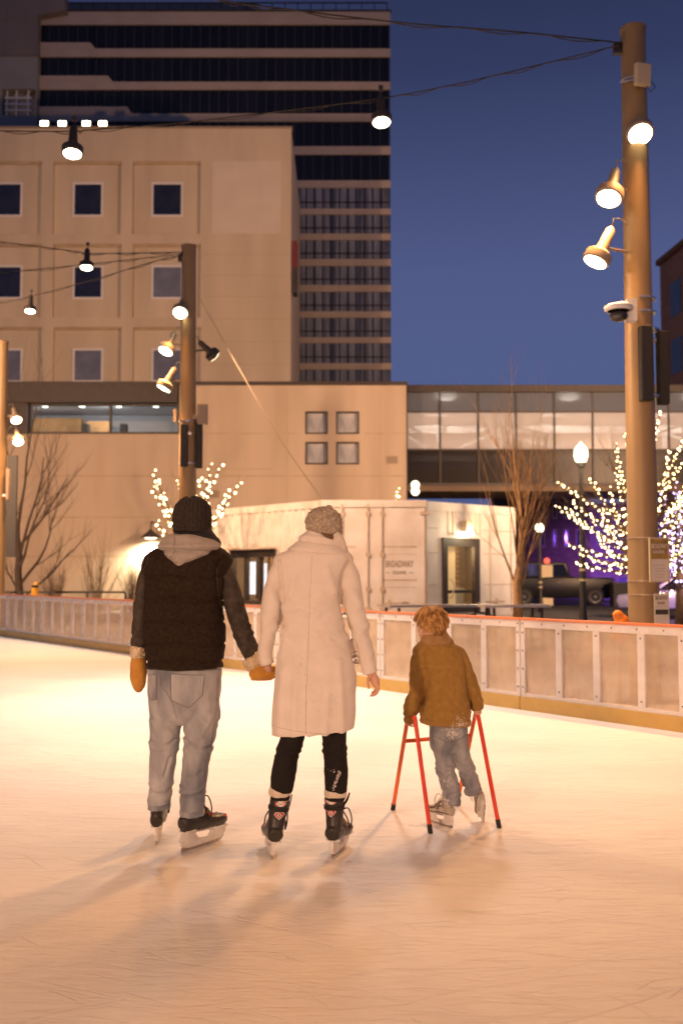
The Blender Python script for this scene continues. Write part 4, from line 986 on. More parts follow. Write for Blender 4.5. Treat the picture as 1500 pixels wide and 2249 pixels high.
# ------------------------------------------------------------------ trees, fairy lights
def grow(mb, p, d, length, r, depth, spread=.5, up=.25, kids=4, rng=None, tips=None, seg=5, wob=.16):
    n = 5; pts, dd = [Vector(p)], Vector(d).normalized()
    for k in range(n):
        dd = (dd + Vector((rng.uniform(-1, 1), rng.uniform(-1, 1), rng.uniform(-.6, 1))) * wob + Vector((0, 0, up * .25))).normalized()
        pts.append(pts[-1] + dd * length / n)
    mb.tube(pts, [r * (1 - .75 * k / n) for k in range(n + 1)], seg, False)
    if tips is not None: tips.append((pts, depth))
    if depth > 0:
        for c in range(kids):
            k = rng.uniform(.25, .98) * n; i = min(int(k), n - 1); q = pts[i].lerp(pts[i + 1], k - i)
            ax = (pts[i + 1] - pts[i]).normalized(); sd = Vector((rng.uniform(-1, 1), rng.uniform(-1, 1), rng.uniform(-.3, .7)))
            sd = (sd - ax * sd.dot(ax)).normalized()
            grow(mb, q, ax + sd * spread * rng.uniform(.6, 1.3), length * rng.uniform(.42, .68), r * .45 * (1 - .4 * k / n), depth - 1, spread, up, kids, rng, tips, 4, wob)
def bare_tree(name, label, base, h_trunk, r, limbs, m, seed, lean=(0, 0), depth=2, kids=4, spread=.5, group=None):
    rng = random.Random(seed); t = thing(name, label, 'tree', base, group)
    tr = MB(); top = Vector(base) + Vector((lean[0], lean[1], h_trunk)); n = 6
    pts = [Vector(base).lerp(top, k / n) + Vector((rng.uniform(-1, 1), rng.uniform(-1, 1), 0)) * r * .35 * (0 < k) for k in range(n + 1)]
    tr.tube(pts, [r * (1.25 - .55 * k / n) for k in range(n + 1)], 10); put('trunk', tr, m, t, True)
    cr = MB()
    for (az, inc, ln, rr, frac) in limbs:
        i = min(int(frac * n), n - 1); q = pts[i].lerp(pts[i + 1], frac * n - i)
        d = Vector((math.cos(az) * math.sin(inc), math.sin(az) * math.sin(inc), math.cos(inc)))
        grow(cr, q, d, ln, rr, depth, spread, .35, kids, rng)
    put('crown', cr, m, t, True); return t
rng = random.Random(3)
limbs = [(rng.uniform(0, 6.28), rng.uniform(.22, .62), rng.uniform(1.3, 2.3), rng.uniform(.016, .026), rng.uniform(.42, .98)) for _ in range(15)] + [(.4, .05, 2.3, .03, .99), (2.8, .12, 2.0, .026, .95), (0., .5, 2.2, .028, .40), (3.1, .5, 2.3, .028, .43)]
b = W(1131, 1330, 20.5); b.z = -.03
bare_tree('bare_tree', 'bare winter tree with upswept branches right of the container door', b, 2.7, .095, limbs, 'bark_lit', 5, (.16, 0), 2, 4, .45)
limbs = [(.1, .75, 2.6, .06, .35), (3.0, .7, 1.4, .04, .3), (.2, .35, 3.6, .06, .6), (-.3, .5, 3.2, .055, .5), (2.8, .3, 3.0, .05, .65), (.4, .95, 2.4, .045, .2), (.0, .12, 4.2, .06, .9), (.3, .6, 2.8, .05, .75), (2.4, .2, 3.4, .04, .95)]
b = W(43, 1330, 33); b.z = -.03
bare_tree('bare_tree', 'dark leafless tree against the beige wall beside the far left pole', b, 3.2, .12, limbs, 'bark_dark', 11, (-.1, 0), 2, 5, .55)
for i, (px, w_, lbl) in enumerate(((118, .9, 'leftmost of three twiggy bare shrubs by the beige wall'), (212, 1.2, 'middle and widest of three twiggy bare shrubs by the beige wall'), (292, .9, 'twiggy bare shrub beside the man, rightmost of three by the beige wall'))):
    b = W(px, 1300, 39.5); b.z = -.03; t = thing('bare_shrub', lbl, 'shrub', b, 'bare shrubs along the wall'); rg = random.Random(20 + i); s = MB()
    for k in range(34):
        a = rg.uniform(0, 6.28); inc = abs(rg.gauss(0, .32)); d = Vector((math.cos(a) * math.sin(inc) * w_, math.sin(a) * math.sin(inc), math.cos(inc)))
        grow(s, b + Vector((rg.uniform(-.15, .15), rg.uniform(-.15, .15), 0)), d, rg.uniform(1.3, 2.2) * (1.15 if i == 1 else .85), .018, 1, .35, .2, 4, rg)
    put('stem', s, 'twig', t, True)

ICO = {}
def bulbs(owner, pts, m, r):
    for q in (.65, .9, 1.2):
        bm = bmesh.new(); bmesh.ops.create_icosphere(bm, subdivisions=1, radius=r * q); me = bpy.data.meshes.new('bulb'); bm.to_mesh(me); bm.free(); me.materials.append(MATS[m]); ICO[q] = me
    pts = sorted(pts, key=lambda p: p.y)
    for p in pts[:100]:
        o = bpy.data.objects.new('bulb', ICO[(.65, .9, 1.2)[hash((round(p.x, 3), round(p.z, 3))) % 3]]); COL.objects.link(o); o.parent = owner; o.location = Vector(p) - ORG[owner]
    if len(pts) > 100:
        bm = bmesh.new()
        for p in pts[100:]: bmesh.ops.create_icosphere(bm, subdivisions=1, radius=r * (.65, .9, 1.2)[hash((round(p.x, 3), round(p.z, 3))) % 3], matrix=Matrix.Translation(Vector(p) - ORG[owner]))
        me = bpy.data.meshes.new('bulbs'); bm.to_mesh(me); bm.free(); me.materials.append(MATS[m])
        o = bpy.data.objects.new('bulb', me); COL.objects.link(o); o.parent = owner; o['kind'] = 'stuff'
def lit_tree(label, light_label, base, trunk_h, tips, Y, m, bulb_m, br, seed, per=.10, start=.3, grp='trees wrapped in fairy lights', origin=None, unlit=14, droop=.0, jit=.05):
    rg = random.Random(seed); t = thing('fairy_light_tree', label, 'tree', base, grp); tr = MB()
    top = Vector(base) + Vector((0, 0, trunk_h)); tr.tube([Vector(base), Vector(base).lerp(top, .5) + Vector((.03, 0, 0)), top], [.15, .12, .09], 10); put('trunk', tr, m, t, True)
    cr, wire, bl = MB(), MB(), []
    for tip in tips:
        px, py = tip[0], tip[1]; e = W(px, py, Y + rg.uniform(-1.3, 1.0))
        f = rg.uniform(.35, 1.0) if len(tip) < 3 else tip[2]
        s = Vector(base).lerp(top, f); s.z = min(s.z, max(.7, e.z - .15 * abs(e.x - s.x)))
        mid = s.lerp(e, .5) + Vector((rg.uniform(-.1, .1), rg.uniform(-.1, .1), -.16 * (e - s).length * .5 + rg.uniform(-.05, .05)))
        path = smooth_path([s, s.lerp(mid, .5) + Vector((0, 0, -.03)), mid, mid.lerp(e, .5) + Vector((rg.uniform(-.06, .06), 0, -.02)), e], 5)
        n = len(path); cr.tube(path, [.045 * (1 - .85 * k / n) + .004 for k in range(n)], 5)
        for k in range(3):
            q = path[rg.randrange(n // 3, n - 2)]; grow(cr, q, (e - s).normalized() + Vector((rg.uniform(-.6, .6), rg.uniform(-.6, .6), rg.uniform(-.2, .7))), rg.uniform(.3, .7), .008, 1, .5, .2, 2, rg)
        dp = dense(path, per); w = []
        for k, q in enumerate(dp):
            if k / len(dp) < start: continue
            a = k * 2.2; q2 = q + Vector((math.cos(a) * jit + rg.uniform(-.015, .015), math.sin(a) * jit, math.sin(a * .9) * jit + rg.uniform(-.02, .02))); w.append(q2); bl.append(q2 - Vector((0, 0, .015)))
        if len(w) > 1: wire.tube(w, .004, 3)
    for k in range(unlit):
        a = rg.uniform(0, 6.28); grow(cr, Vector(base).lerp(top, rg.uniform(.5, 1)), Vector((math.cos(a), math.sin(a) * .6, rg.uniform(.1, 1.3))), rg.uniform(1.2, 2.2), .022, 2, .5, .2, 4, rg)
    put('crown', cr, m, t, True)
    ls = thing('fairy_lights', light_label, 'string lights', base, 'strings of fairy lights on trees'); put('wire', wire, 'cable_dark', ls); bulbs(ls, bl, bulb_m, br)
    return t
YF = 24.0
b = W(1412, 1300, YF); b.z = -.03
tipsR = [(1222, 1056), (1240, 1110), (1297, 1050), (1222, 1112), (1258, 1102), (1300, 1144), (1246, 1194), (1270, 1214), (1264, 1235), (1352, 974), (1353, 1030), (1310, 1172), (1322, 1122), (1384, 908), (1296, 1226), (1318, 1190), (1340, 1070), (1330, 1160), (1372, 950),
         (1500, 966), (1508, 1002), (1514, 1042), (1525, 1082), (1530, 1122), (1520, 1162), (1524, 1202), (1510, 1248), (1482, 1030), (1474, 1300), (1495, 1100), (1560, 1020), (1580, 1120), (1470, 985), (1540, 980), (1450, 905)]
lit_tree('fairy-light tree with outspread bare branches behind the near light pole', 'many warm white bulbs wound along outspread branches behind the near pole', b, 2.9, tipsR, YF, 'bark', 'bulb_warm', .024, 2, .058, .24, jit=.03)
b = W(1492, 1300, 29); b.z = -.03
rg = random.Random(9); tipsV = [(rg.uniform(1450, 1620), rg.uniform(1060, 1270)) for _ in range(34)]
lit_tree('small tree glowing violet at the right edge beyond the near pole', 'violet white bulbs massed on the small tree at the right edge', b, 2.3, tipsV, 29, 'bark', 'bulb_violet', .030, 4, .085, .15, unlit=4)
b = W(415, 1330, 27.5); b.z = -.03
tipsL = [(337, 1036, .9), (335, 1072, .8), (346, 1058, .8), (392, 1048, 1), (345, 1146, .6), (362, 1100, .7), (386, 1120, .7), (462, 1022, 1), (486, 1024, 1), (526, 1062, .9), (486, 1106, .7), (466, 1062, .9), (440, 1052, 1), (500, 1080, .8)]
lit_tree('fairy-light tree behind the head of the man', 'warm white bulbs on the branches around the pole behind the man', b, 2.7, tipsL, 27.5, 'bark', 'bulb_warm', .034, 6, .155, .30, unlit=3)
b = W(868, 1330, 33); b.z = -.03
lit_tree('tree whose single lit tip shows above the container roof', 'three warm bulbs on one twig above the container roof', b, 2.6, [(874, 1074, 1)], 33, 'bark_dark', 'bulb_warm', .034, 8, .16, .55, unlit=4)

# ------------------------------------------------------------------ street lamps
def street_lamp(px, top, bot, Y, rr, label):
    p = W(px, top, Y); q = W(px, bot, Y); base = Vector((q.x, Y, -.03)); t = thing('street_lamp', label, 'street lamp', base, 'street lamps with glowing globes')
    h = p.z - q.z; g_ = MB(); g_.lathe([(0, rr * .55), (h * .06, rr * .8), (h * .3, rr * 1.0), (h * .6, rr * .95), (h * .8, rr * .6), (h * .9, rr * .25), (h, rr * .08)], q, (0, 0, 1), 18); put('globe', g_, 'globe', t, True)
    m_ = MB(); m_.lathe([(0, rr * .7), (.4, rr * .6), (.5, .09), (q.z * .55, .065), (q.z - .12, .05), (q.z - .1, .09), (q.z + .02, .11)], base, (0, 0, 1), 14); put('post', m_, 'dark_metal', t, True, angle=40)
    for f in (.10, .30, .36): m_ = MB(); m_.lathe([(0, .07), (.01, .085), (.06, .085), (.07, .07)], base + Vector((0, 0, q.z * f)), (0, 0, 1), 14); put('post_ring', m_, 'antenna_cream', t)
    return t
street_lamp(1276, 970, 1015, 26, .18, 'acorn globe street lamp in front of the footbridge, left of the fairy-light tree')
lamp('street_lamp_light', W(1276, 992, 25.6), 120, (1, .78, .48), rad=.2)
lamp('street_lamp_light', W(1187, 1157, 40.5), 260, (1, .7, .4), rad=.2)
street_lamp(1185, 1147, 1168, 40, .17, 'small distant globe street lamp seen through the bare tree')

# ------------------------------------------------------------------ vehicles
def car(name, label, pos, yaw, paint, prof, roof, width, wheels, r, glass, lights):
    M = Matrix.Translation(Vector(pos)) @ Matrix.Rotation(yaw, 4, 'Z'); t = thing(name, label, 'car', pos)
    hw = width / 2
    def P(n, mb, m, par=None, sm=False, bev=.05):
        me = evaluated(mb, [('BEVEL', dict(width=bev, segments=3, limit_method='ANGLE', angle_limit=R(25)))]) if bev else mb.mesh(); me.transform(M); return put(n, me, m, par or t, sm, angle=35 if sm else None)
    body = MB(); body.prism(prof, -hw, hw); bd = P('body', body, paint, None, True, .06)
    rf = MB(); rf.prism(roof, -hw + .10, hw - .10); P('cabin', rf, paint, None, True, .05)
    for (x0, x1, x2, x3, z0, z1) in glass:
        for s in (-1, 1):
            g_ = MB(); y = s * (hw - .10); g_.prism([(x0, z0), (x1, z0), (x2, z1), (x3, z1)], min(y, y + s * .012), max(y, y + s * .012)); P('window', g_, 'car_glass', None, False, 0)
    for x in wheels:
        for s in (-1, 1):
            w = MB(); w.lathe([(-.12, r * .7), (-.12, r * .92), (-.08, r), (.08, r), (.12, r * .92), (.12, r * .7)], (x, s * (hw - .10), r), (0, s, 0), 22); wo = P('wheel', w, 'tyre', None, True, 0)
            rm_ = MB(); rm_.lathe([(.09, r * .68), (.125, r * .66), (.10, r * .2), (.13, r * .16)], (x, s * (hw - .10), r), (0, s, 0), 12); P('rim', rm_, 'rim', wo, False, 0)
    for x, z, w_, h_, m in lights:
        for s in (-1, 1):
            l_ = MB(); l_.box(x - .04, x + .04, s * (hw - .28) - w_ / 2, s * (hw - .28) + w_ / 2, z - h_ / 2, z + h_ / 2); P('headlight' if m == 'head_light' else 'tail_light', l_, m, None, False, .01)
    for s in (-1, 1):
        h_ = MB(); h_.box(-.1, .12, min(s * hw, s * (hw + .03)), max(s * hw, s * (hw + .03)), prof[3][1] - .22, prof[3][1] - .18); P('door_handle', h_, 'rim', bd, False, 0)
    return t
p = G(1222, 1338)
p = Vector((p.x * 1.15, p.y * 1.15, -.03)); sc = p.y / F * 172 / 5.2
car('pickup_truck', 'black pickup truck parked behind the bare tree', p, R(-4), 'car_black',
    [(-2.6, .36), (2.6, .36), (2.66, .8), (2.6, 1.32), (.5, 1.38), (-2.5, 1.35), (-2.62, .9)], [(-2.5, 1.3), (.62, 1.3), (.38, 2.08), (-2.2, 2.12), (-2.45, 1.9)], 1.95, (-1.65, 1.7), .43,
    [(-.55, .48, .26, -.5, 1.42, 1.98), (-1.5, -.65, -.6, -1.45, 1.42, 1.98), (-2.35, -1.6, -1.55, -2.2, 1.42, 1.98)], [(2.6, .98, .3, .2, 'head_light'), (-2.58, 1.0, .15, .3, 'tail_light')])
p = W(1515, 1328, 34); p.z = -.03
car('silver_car', 'pale sedan tinted violet, cut off by the right edge behind the near pole', p, R(150), 'car_silver',
    [(-2.2, .35), (2.2, .35), (2.3, .6), (2.2, .8), (1.0, .95), (-1.6, 1.0), (-2.25, .9)], [(-1.9, .95), (1.15, .95), (.4, 1.42), (-1.0, 1.45)], 1.8, (-1.35, 1.4), .32,
    [(-.25, .85, .35, -.2, .98, 1.36), (-1.45, -.35, -.3, -.95, .98, 1.36)], [(2.24, .68, .35, .14, 'head_light'), (-2.22, .78, .35, .14, 'tail_light')])
# ------------------------------------------------------------------ plaza furniture
def table(px, Y, label, yaw, w=1.35):
    c = W(px, 1328, Y); zt = c.z; base = Vector((c.x, Y, -.03)); t = thing('picnic_table', label, 'table', base, 'metal picnic tables beyond the barrier'); M = Matrix.Translation(base) @ Matrix.Rotation(yaw, 4, 'Z')
    put('tabletop', MB().box(-w / 2, w / 2, -.38, .38, zt - .02, zt + .03).xform(M), 'table_metal', t)
    for s in (-1, 1): put('bench', MB().box(-w / 2, w / 2, s * .72 - .14, s * .72 + .14, .50, .54).xform(M), 'table_metal', t)
    for s in (-1, 1):
        l_ = MB(); x = s * w * .36; l_.tube([(x, -.72, .49), (x, -.3, .62), (x, .3, .62), (x, .72, .49)], .03, 6); l_.tube([(x, -.34, zt - .03), (x, -.5, 0)], .03, 6); l_.tube([(x, .34, zt - .03), (x, .5, 0)], .03, 6); put('leg', l_.xform(M), 'dark_metal', t)
table(1128, 20.5, 'metal picnic table in front of the bare tree', R(4))
table(1012, 23.0, 'metal picnic table in front of the lit container door', R(18), 1.5)
table(912, 22.0, 'metal picnic table left of the lit container door', R(20), 1.5)
a, b = W(-60, 1303, 30), W(276, 1303, 30); t = thing('railing', 'low black railing behind the left part of the barrier', 'railing', Vector(((a.x + b.x) / 2, 30, -.03)))
m_ = MB(); m_.box(a.x, b.x, 29.96, 30.04, a.z, a.z + .06); m_.box(a.x, b.x, 29.97, 30.03, a.z - .22, a.z - .18); put('rail', m_, 'dark_metal', t)
for k in range(5):
    x = a.x + (b.x - a.x) * k / 4; put('post', MB().box(x - .03, x + .03, 29.97, 30.03, -.03, a.z - .002), 'dark_metal', t)
# skating aids put away behind the barrier
def aid(pts, Y, label, m, band_=None, floor=-.03):
    c = W(pts[0][0], pts[0][1], Y); base = Vector((c.x, Y, floor)); t = thing('skating_aid', label, 'skating aid', base); mb = MB()
    for px, py, r in pts: q = W(px, py, Y); mb.ball(q, r, r * .9, r)
    q = W(pts[-1][0], pts[-1][1], Y); mb.loft([(Vector((base.x, Y, q.z - .22)), .09, .08), (q - Vector((0, 0, .1)), .10, .09), (q, pts[-1][2] * .8, .08)], sub=4)
    bs = MB(); bs.loft([(Vector((base.x, Y, floor)), .2, .2), (Vector((base.x, Y, .04)), .2, .2), (Vector((base.x, Y, .08)), .04, .04), (Vector((base.x, Y, q.z - .2)), .035, .035)], sub=3); put('base', bs, 'fixture_paint', t, True)
    put('aid_body', remesh(mb, .02, 3), m, t, True)
    if band_: q = W(band_[0], band_[1], Y); mm = MB(); mm.ball(q, .09, .1, .05); put('neck_band', mm, 'dark_metal', t, True)
    return t
aid([(79, 1284, .07), (77, 1296, .10)], 26.5, 'orange-yellow rounded skating aid with dark neck band behind the left barrier', 'plastic_yellow', (77, 1288))
aid([(1357, 1351, .062), (1370, 1361, .055), (1377, 1365, .04), (1362, 1365, .07)], 11.2, 'orange rounded skating aid peeking over the rail beside the near pole', 'plastic_orange')
# walk light far right of the bare tree
b = W(1201, 1330, 48); b.z = -.03; t = thing('signal_post', 'thin pale post with a small red light beyond the pickup truck', 'signal', b)
p = W(1201, 1232, 48); put('post', MB().box(b.x - .28, b.x + .28, 47.9, 48.1, -.03, p.z - .2), 'antenna_cream', t); m_ = MB(); m_.ball(p, .15); put('signal_lens', m_, 'red_glow', t, True)
# ------------------------------------------------------------------ people
class Fig:
    def __init__(s, Y): s.Y, s.S = Y, F / Y
    def __call__(s, rows):
        r = []
        for q in rows:
            px, py, hw, b = q[:4]; dy = q[4] if len(q) > 4 else 0.0; ro = q[5] if len(q) > 5 else 0.0
            r.append((W(px, py, s.Y + dy), hw / s.S * (s.Y + dy) / s.Y, b, ro))
        return r
def shrink(st, f, g=None): return [(q[0], q[1] * f, q[2] * (g or f), q[3] if len(q) > 3 else 0) for q in st]
def folds(zc, zw, amp, sx=7, sz=26, off=0.0, tilt=.0):
    """bunched cloth folds round height zc"""
    def f(co, nn):
        w = math.exp(-((co.z - zc) / zw) ** 2)
        if w < .02: return 0
        q = Vector((co.x, co.y, co.z + co.x * tilt)); v = noise.noise(Vector((q.x * sx + off, q.y * sx, q.z * sz + off)))
        return w * amp * (1 - abs(v) * 2.6)
    return f
def cloth(*fs, base=.003, bs=9, off=0.0):
    def f(co, nn): return sum(g(co, nn) for g in fs) + base * nz(co, bs, bs, bs * 1.3, off) + base * .5 * nz(co, bs * 2.6, bs * 2.6, bs * 3.4, off + 5)
    return f
def crease(lines, Y, depth, width, front=False):
    """a groove (or, with a negative depth, a ridge) along those lines on the back of a garment"""
    segs = []
    for ln in lines:
        P = [W(x, y, Y) for x, y in ln]; segs += [(a.x, a.z, b.x, b.z) for a, b in zip(P, P[1:])]
    def f(co, nn):
        if nn.y > .35 and not front: return 0
        m = 9
        for ax, az, bx, bz in segs:
            dx, dz = bx - ax, bz - az; t = max(0, min(1, ((co.x - ax) * dx + (co.z - az) * dz) / (dx * dx + dz * dz + 1e-9)))
            m = min(m, math.hypot(co.x - ax - dx * t, co.z - az - dz * t))
        return -depth * math.exp(-(m / width) ** 2)
    return f
def seam_tube(tree, px_pts, Y, r, lift=.0005, step=.012):
    pts = on_surface(tree, dense([W(x, y, Y) for x, y in px_pts], step), lift)
    mb = MB()
    if len(pts) > 1: mb.tube(pts, r, 5)
    return mb
def decal(tree, ring, Y, lift):
    """a thin patch lying on the surface inside that outline"""
    c = (sum(p[0] for p in ring) / len(ring), sum(p[1] for p in ring) / len(ring)); vs = []; n = len(ring)
    for f in (0, .2, .4, .6, .8, 1.0):
        for p in (ring if f else [c]):
            q = W(c[0] + (p[0] - c[0]) * f, c[1] + (p[1] - c[1]) * f, Y); h = on_surface(tree, [q], lift)
            if not h: nr = tree.find_nearest(q); h = [nr[0] + nr[1] * lift]
            vs.append(h[0])
    fs = [(0, 1 + i, 1 + (i + 1) % n) for i in range(n)]
    for k in range(4): fs += [(1 + k * n + i, 1 + (k + 1) * n + i, 1 + (k + 1) * n + (i + 1) % n, 1 + k * n + (i + 1) % n) for i in range(n)]
    return MB().add(vs, fs)
def specks(tree, n, box, Y, rmin, rmax, rg, gauss=True):
    mb = MB()
    for _ in range(n):
        if gauss: px, py = rg.gauss((box[0] + box[1]) / 2, (box[1] - box[0]) / 4), rg.gauss((box[2] + box[3]) / 2, (box[3] - box[2]) / 4)
        else: px, py = rg.uniform(box[0], box[1]), rg.uniform(box[2], box[3])
        h = on_surface(tree, [W(px, py, Y)], 0)
        if h: r = rg.uniform(rmin, rmax); mb.ball(h[0], r * rg.uniform(.7, 1.8), r * .6, r * rg.uniform(.7, 1.6), 6, 4)
    return mb
def head(mb, c, s=1.0, yaw=0.0, pitch=0.0, nk=1.0):
    """skull, jaw, nose, brow, lips, chin and ears; the face looks along +y before turning"""
    h = MB(); B = lambda x, y, z, a, b=None, cc=None: h.ball((x * s, y * s, z * s), a * s, (b or a) * s, (cc or a) * s, 16, 10)
    B(0, -.01, .02, .076, .094, .095); B(0, .03, -.055, .056, .062, .062); B(0, .075, -.095, .026, .022, .02)
    B(0, .098, -.02, .012, .018, .022); B(0, .108, -.034, .016, .012, .011); B(0, .086, -.066, .024, .012, .010); B(0, .075, .022, .056, .018, .018)
    for q in (-1, 1): B(q * .078, -.005, -.02, .012, .022, .032); B(q * .031, .080, .002, .014, .012, .010)
    h.loft([(Vector((0, -.006, -.04)) * s, .054 * s, .056 * s), (Vector((0, -.012, -.04 - .07 * nk)) * s, .052 * s, .054 * s), (Vector((0, -.014, -.04 - .14 * nk)) * s, .056 * s, .056 * s)], sub=3)
    h.xform(Matrix.Translation(c) @ Matrix.Rotation(yaw, 4, 'Z') @ Matrix.Rotation(pitch, 4, 'X')); return mb.join(h)
def fingers(mb, chains, r):
    for c in chains: mb.tube(smooth_path(c, 4), [r * (1.05 - .3 * k / (4 * (len(c) - 1))) for k in range(4 * (len(c) - 1) + 1)], 8)
def fur_ring(st, amp, seed):
    mb = MB(); mb.loft(st, seg=28, sub=6); me = remesh(mb, .005, 2)
    return displace(me, lambda co, nn: amp * (noise.noise(co * 70 + Vector((seed, 0, 0))) + .6 * noise.noise(co * 150)))
def ellipse(px, py, a, b, n=18): return [(px + a * math.cos(2 * math.pi * k / n), py + b * math.sin(2 * math.pi * k / n)) for k in range(n)]

# ------------------------------------------------------------------ ice skates
def skate(parent, M, s, style, seed=0):
    """local frame: x to the toe, z up, blade on z = 0; M places it"""
    M = M @ Matrix.Scale(s, 4) @ Matrix.Diagonal((1, style.get('wide', 1.0), 1, 1))
    V = lambda x, y, z: Vector((x, y, z))
    b = MB(); b.loft([(V(-.012, 0, .128), .030, .026), (V(.0, 0, .130), .042, .036), (V(.04, 0, .128), .046, .039), (V(.10, 0, .123), .042, .040), (V(.17, 0, .116), .036, .045), (V(.23, 0, .111), .031, .045), (V(.275, 0, .108), .026, .036), (V(.298, 0, .107), .016, .020)], ref=(0, 1, 0), seg=24)
    b.loft([(V(.035, 0, .11), .045, .036), (V(.040, 0, .17), .047, .039), (V(.046, 0, .22), .046, .042), (V(.044, 0, .27), .049, .045), (V(.040, 0, .325), .053, .048)], ref=(0, 1, 0), seg=24)
    b.loft([(V(.07, 0, .21), .03, .034), (V(.11, 0, .175), .03, .034), (V(.16, 0, .15), .025, .034)], ref=(0, 1, 0), seg=16)
    me = remesh(b, .006, 5)
    displace(me, lambda co, nn: .0016 * nz(co, 22, 22, 30, seed) - .002 * math.exp(-((co.z - .105) / .004) ** 2))
    tr = bvh(me); lace_pts = []
    lc = MB()
    rowsl = []
    for k in range(6):
        x, z = .085 + .023 * k, .235 - .017 * k
        l_ = on_surface(tr, [V(x, .021, z)], .003, (-.5, 0, -.85)); r_ = on_surface(tr, [V(x, -.021, z)], .003, (-.5, 0, -.85))
        if l_ and r_: rowsl.append((l_[0], r_[0]))
    for (l0, r0), (l1, r1) in zip(rowsl, rowsl[1:]): lc.tube([l0, l0.lerp(r1, .5) + V(.002, 0, .004), r1], .0034, 6); lc.tube([r0, r0.lerp(l1, .5) + V(.002, 0, .004), l1], .0034, 6)
    if rowsl:
        k0 = rowsl[0][0]; sd = 1 if style.get('loop', -1) > 0 else -1; k0 = rowsl[0][0 if sd > 0 else 1]
        lc.tube(smooth_path([k0, k0 + V(.03, sd * .028, .012), k0 + V(.045, sd * .042, -.05), k0 + V(.03, sd * .036, -.10), k0 + V(.018, sd * .03, -.05), k0 + V(.004, sd * .01, .0)], 6), .0035, 6)
        lc.tube(smooth_path([k0, k0 + V(.03, -sd * .03, .02), k0 + V(.05, -sd * .06, -.03), k0 + V(.045, -sd * .065, -.09)], 6), .0035, 6)
    me.transform(M); boot = put('skate', me, style['boot'], parent, True)
    T = bvh_world(boot)
    lm = lc.xform(M); put('laces', lm, style['lace'], boot, True)
    h = MB(); h.ring([(-.004, .094), (.05, .092), (.09, .088), (.15, .083), (.20, .08), (.25, .078), (.285, .08), (.298, .066), (.288, .040), (.262, .018), (.15, .014), (.03, .014), (-.006, .022), (-.016, .052)],
                     [(.080, .078), (.086, .079), (.10, .077), (.14, .074), (.17, .072), (.19, .070), (.197, .066), (.195, .058), (.188, .048), (.17, .042), (.14, .041), (.11, .043), (.094, .052), (.084, .066)], -.0095, .0095)
    h.ring([(.0, .0935), (.055, .092), (.06, .1), (.0, .1)], [(.01, .0945), (.05, .0945), (.05, .098), (.01, .098)], -.03, .03)
    h.box(.0, .07, -.028, .028, .090, .099); h.box(.20, .285, -.032, .032, .072, .083)
    me = evaluated(h, [('BEVEL', dict(width=.003, segments=2, limit_method='ANGLE'))]); me.transform(M); hd = put('blade_holder', me, 'holder_white', boot, True, angle=35)
    bl = MB(); bl.prism([(-.012, .0), (.24, .0), (.268, .006), (.286, .022), (.286, .036), (-.012, .020)], -.0022, .0022); put('blade', bl.xform(M), 'blade_steel', hd)
    if style.get('strap'):
        st = MB(); st.loft([(V(.044, 0, .262), .0535, .0495), (V(.043, 0, .280), .0545, .0505)], ref=(0, 1, 0), sub=2); st.loft([(V(.036, -.046, .285), .003, .010), (V(.075, -.056, .31), .003, .010), (V(.10, -.06, .34), .003, .007)], ref=(0, 0, 1), seg=10)
        put('strap', st.xform(M), 'lace_black', boot, True, angle=40)
    for side in (-1, 1):
        d = MB()
        for x, z, r in style.get('dots', []):
            hh = on_surface(tr, [V(x, side * .5, z)], -.001, (0, -side, 0))
            if hh: d.lathe([(0, r), (.0025, r), (.004, r * .5)], hh[0], (0, side, 0), 14)
        if d.v: put('ankle_dot', d.xform(M), 'dot_orange', boot, True, angle=40)
    if style.get('panels'):
        for side in (-1, 1):
            d = MB()
            for (xa, za), (xb, zb_) in style['panels']:
                hh = [p for p in on_surface(tr, dense([V(xa, side * .3, za), V(xb, side * .3, zb_)], .012), .0006, (0, -side, 0))]
                if len(hh) > 1: d.tube(hh, .0042, 5)
            put('boot_trim', d.xform(M), 'boot_brown', boot, True)
    return boot, T, M
def bvh_world(o):
    off = ORG[o]; return BVHTree.FromPolygons([v.co + off for v in o.data.vertices], [tuple(p.vertices) for p in o.data.polygons])
def standing(px, py, toe, roll=0.0):
    h = G(px, py); t = G(*toe); a = math.atan2(t.y - h.y, t.x - h.x)
    return Matrix.Translation(h) @ Matrix.Rotation(a, 4, 'Z') @ Matrix.Rotation(roll, 4, 'X')

# ================================================================== the man
Y0 = 5.40; f = Fig(Y0)
man = thing('person', 'man seen from behind in dark vest, grey hood, knit cap, jeans and mustard mittens', 'person', Vector((W(400, 1860, Y0).x, Y0, 0)))
torso = f([(423, 1196, 30, .075, -.01), (420, 1208, 50, .10), (414, 1218, 82, .12), (411, 1230, 92, .135), (408, 1250, 97, .148), (406, 1290, 92, .155), (404, 1335, 88, .158), (406, 1380, 90, .165), (406, 1420, 87, .168), (406, 1452, 83, .165), (406, 1466, 82, .158)])
sl = f([(342, 1242, 14, .05), (330, 1252, 18, .058), (323, 1272, 20, .062), (318, 1300, 20, .062, .01), (312, 1345, 19, .06, .02), (308, 1385, 17.5, .055, .03), (305, 1424, 16.5, .048, .035)])
sr_ = f([(470, 1240, 16, .05), (488, 1254, 20, .060), (499, 1276, 22, .065), (510, 1310, 22, .066, .0), (521, 1352, 22, .064, .0), (536, 1396, 20.5, .06, .01), (550, 1430, 19, .055, .02), (556, 1446, 18, .05, .02)])
hips = f([(406, 1440, 74, .14), (406, 1470, 80, .15), (406, 1505, 80, .168), (405, 1535, 78, .168), (402, 1556, 74, .155), (400, 1574, 64, .13), (399, 1588, 40, .09)])
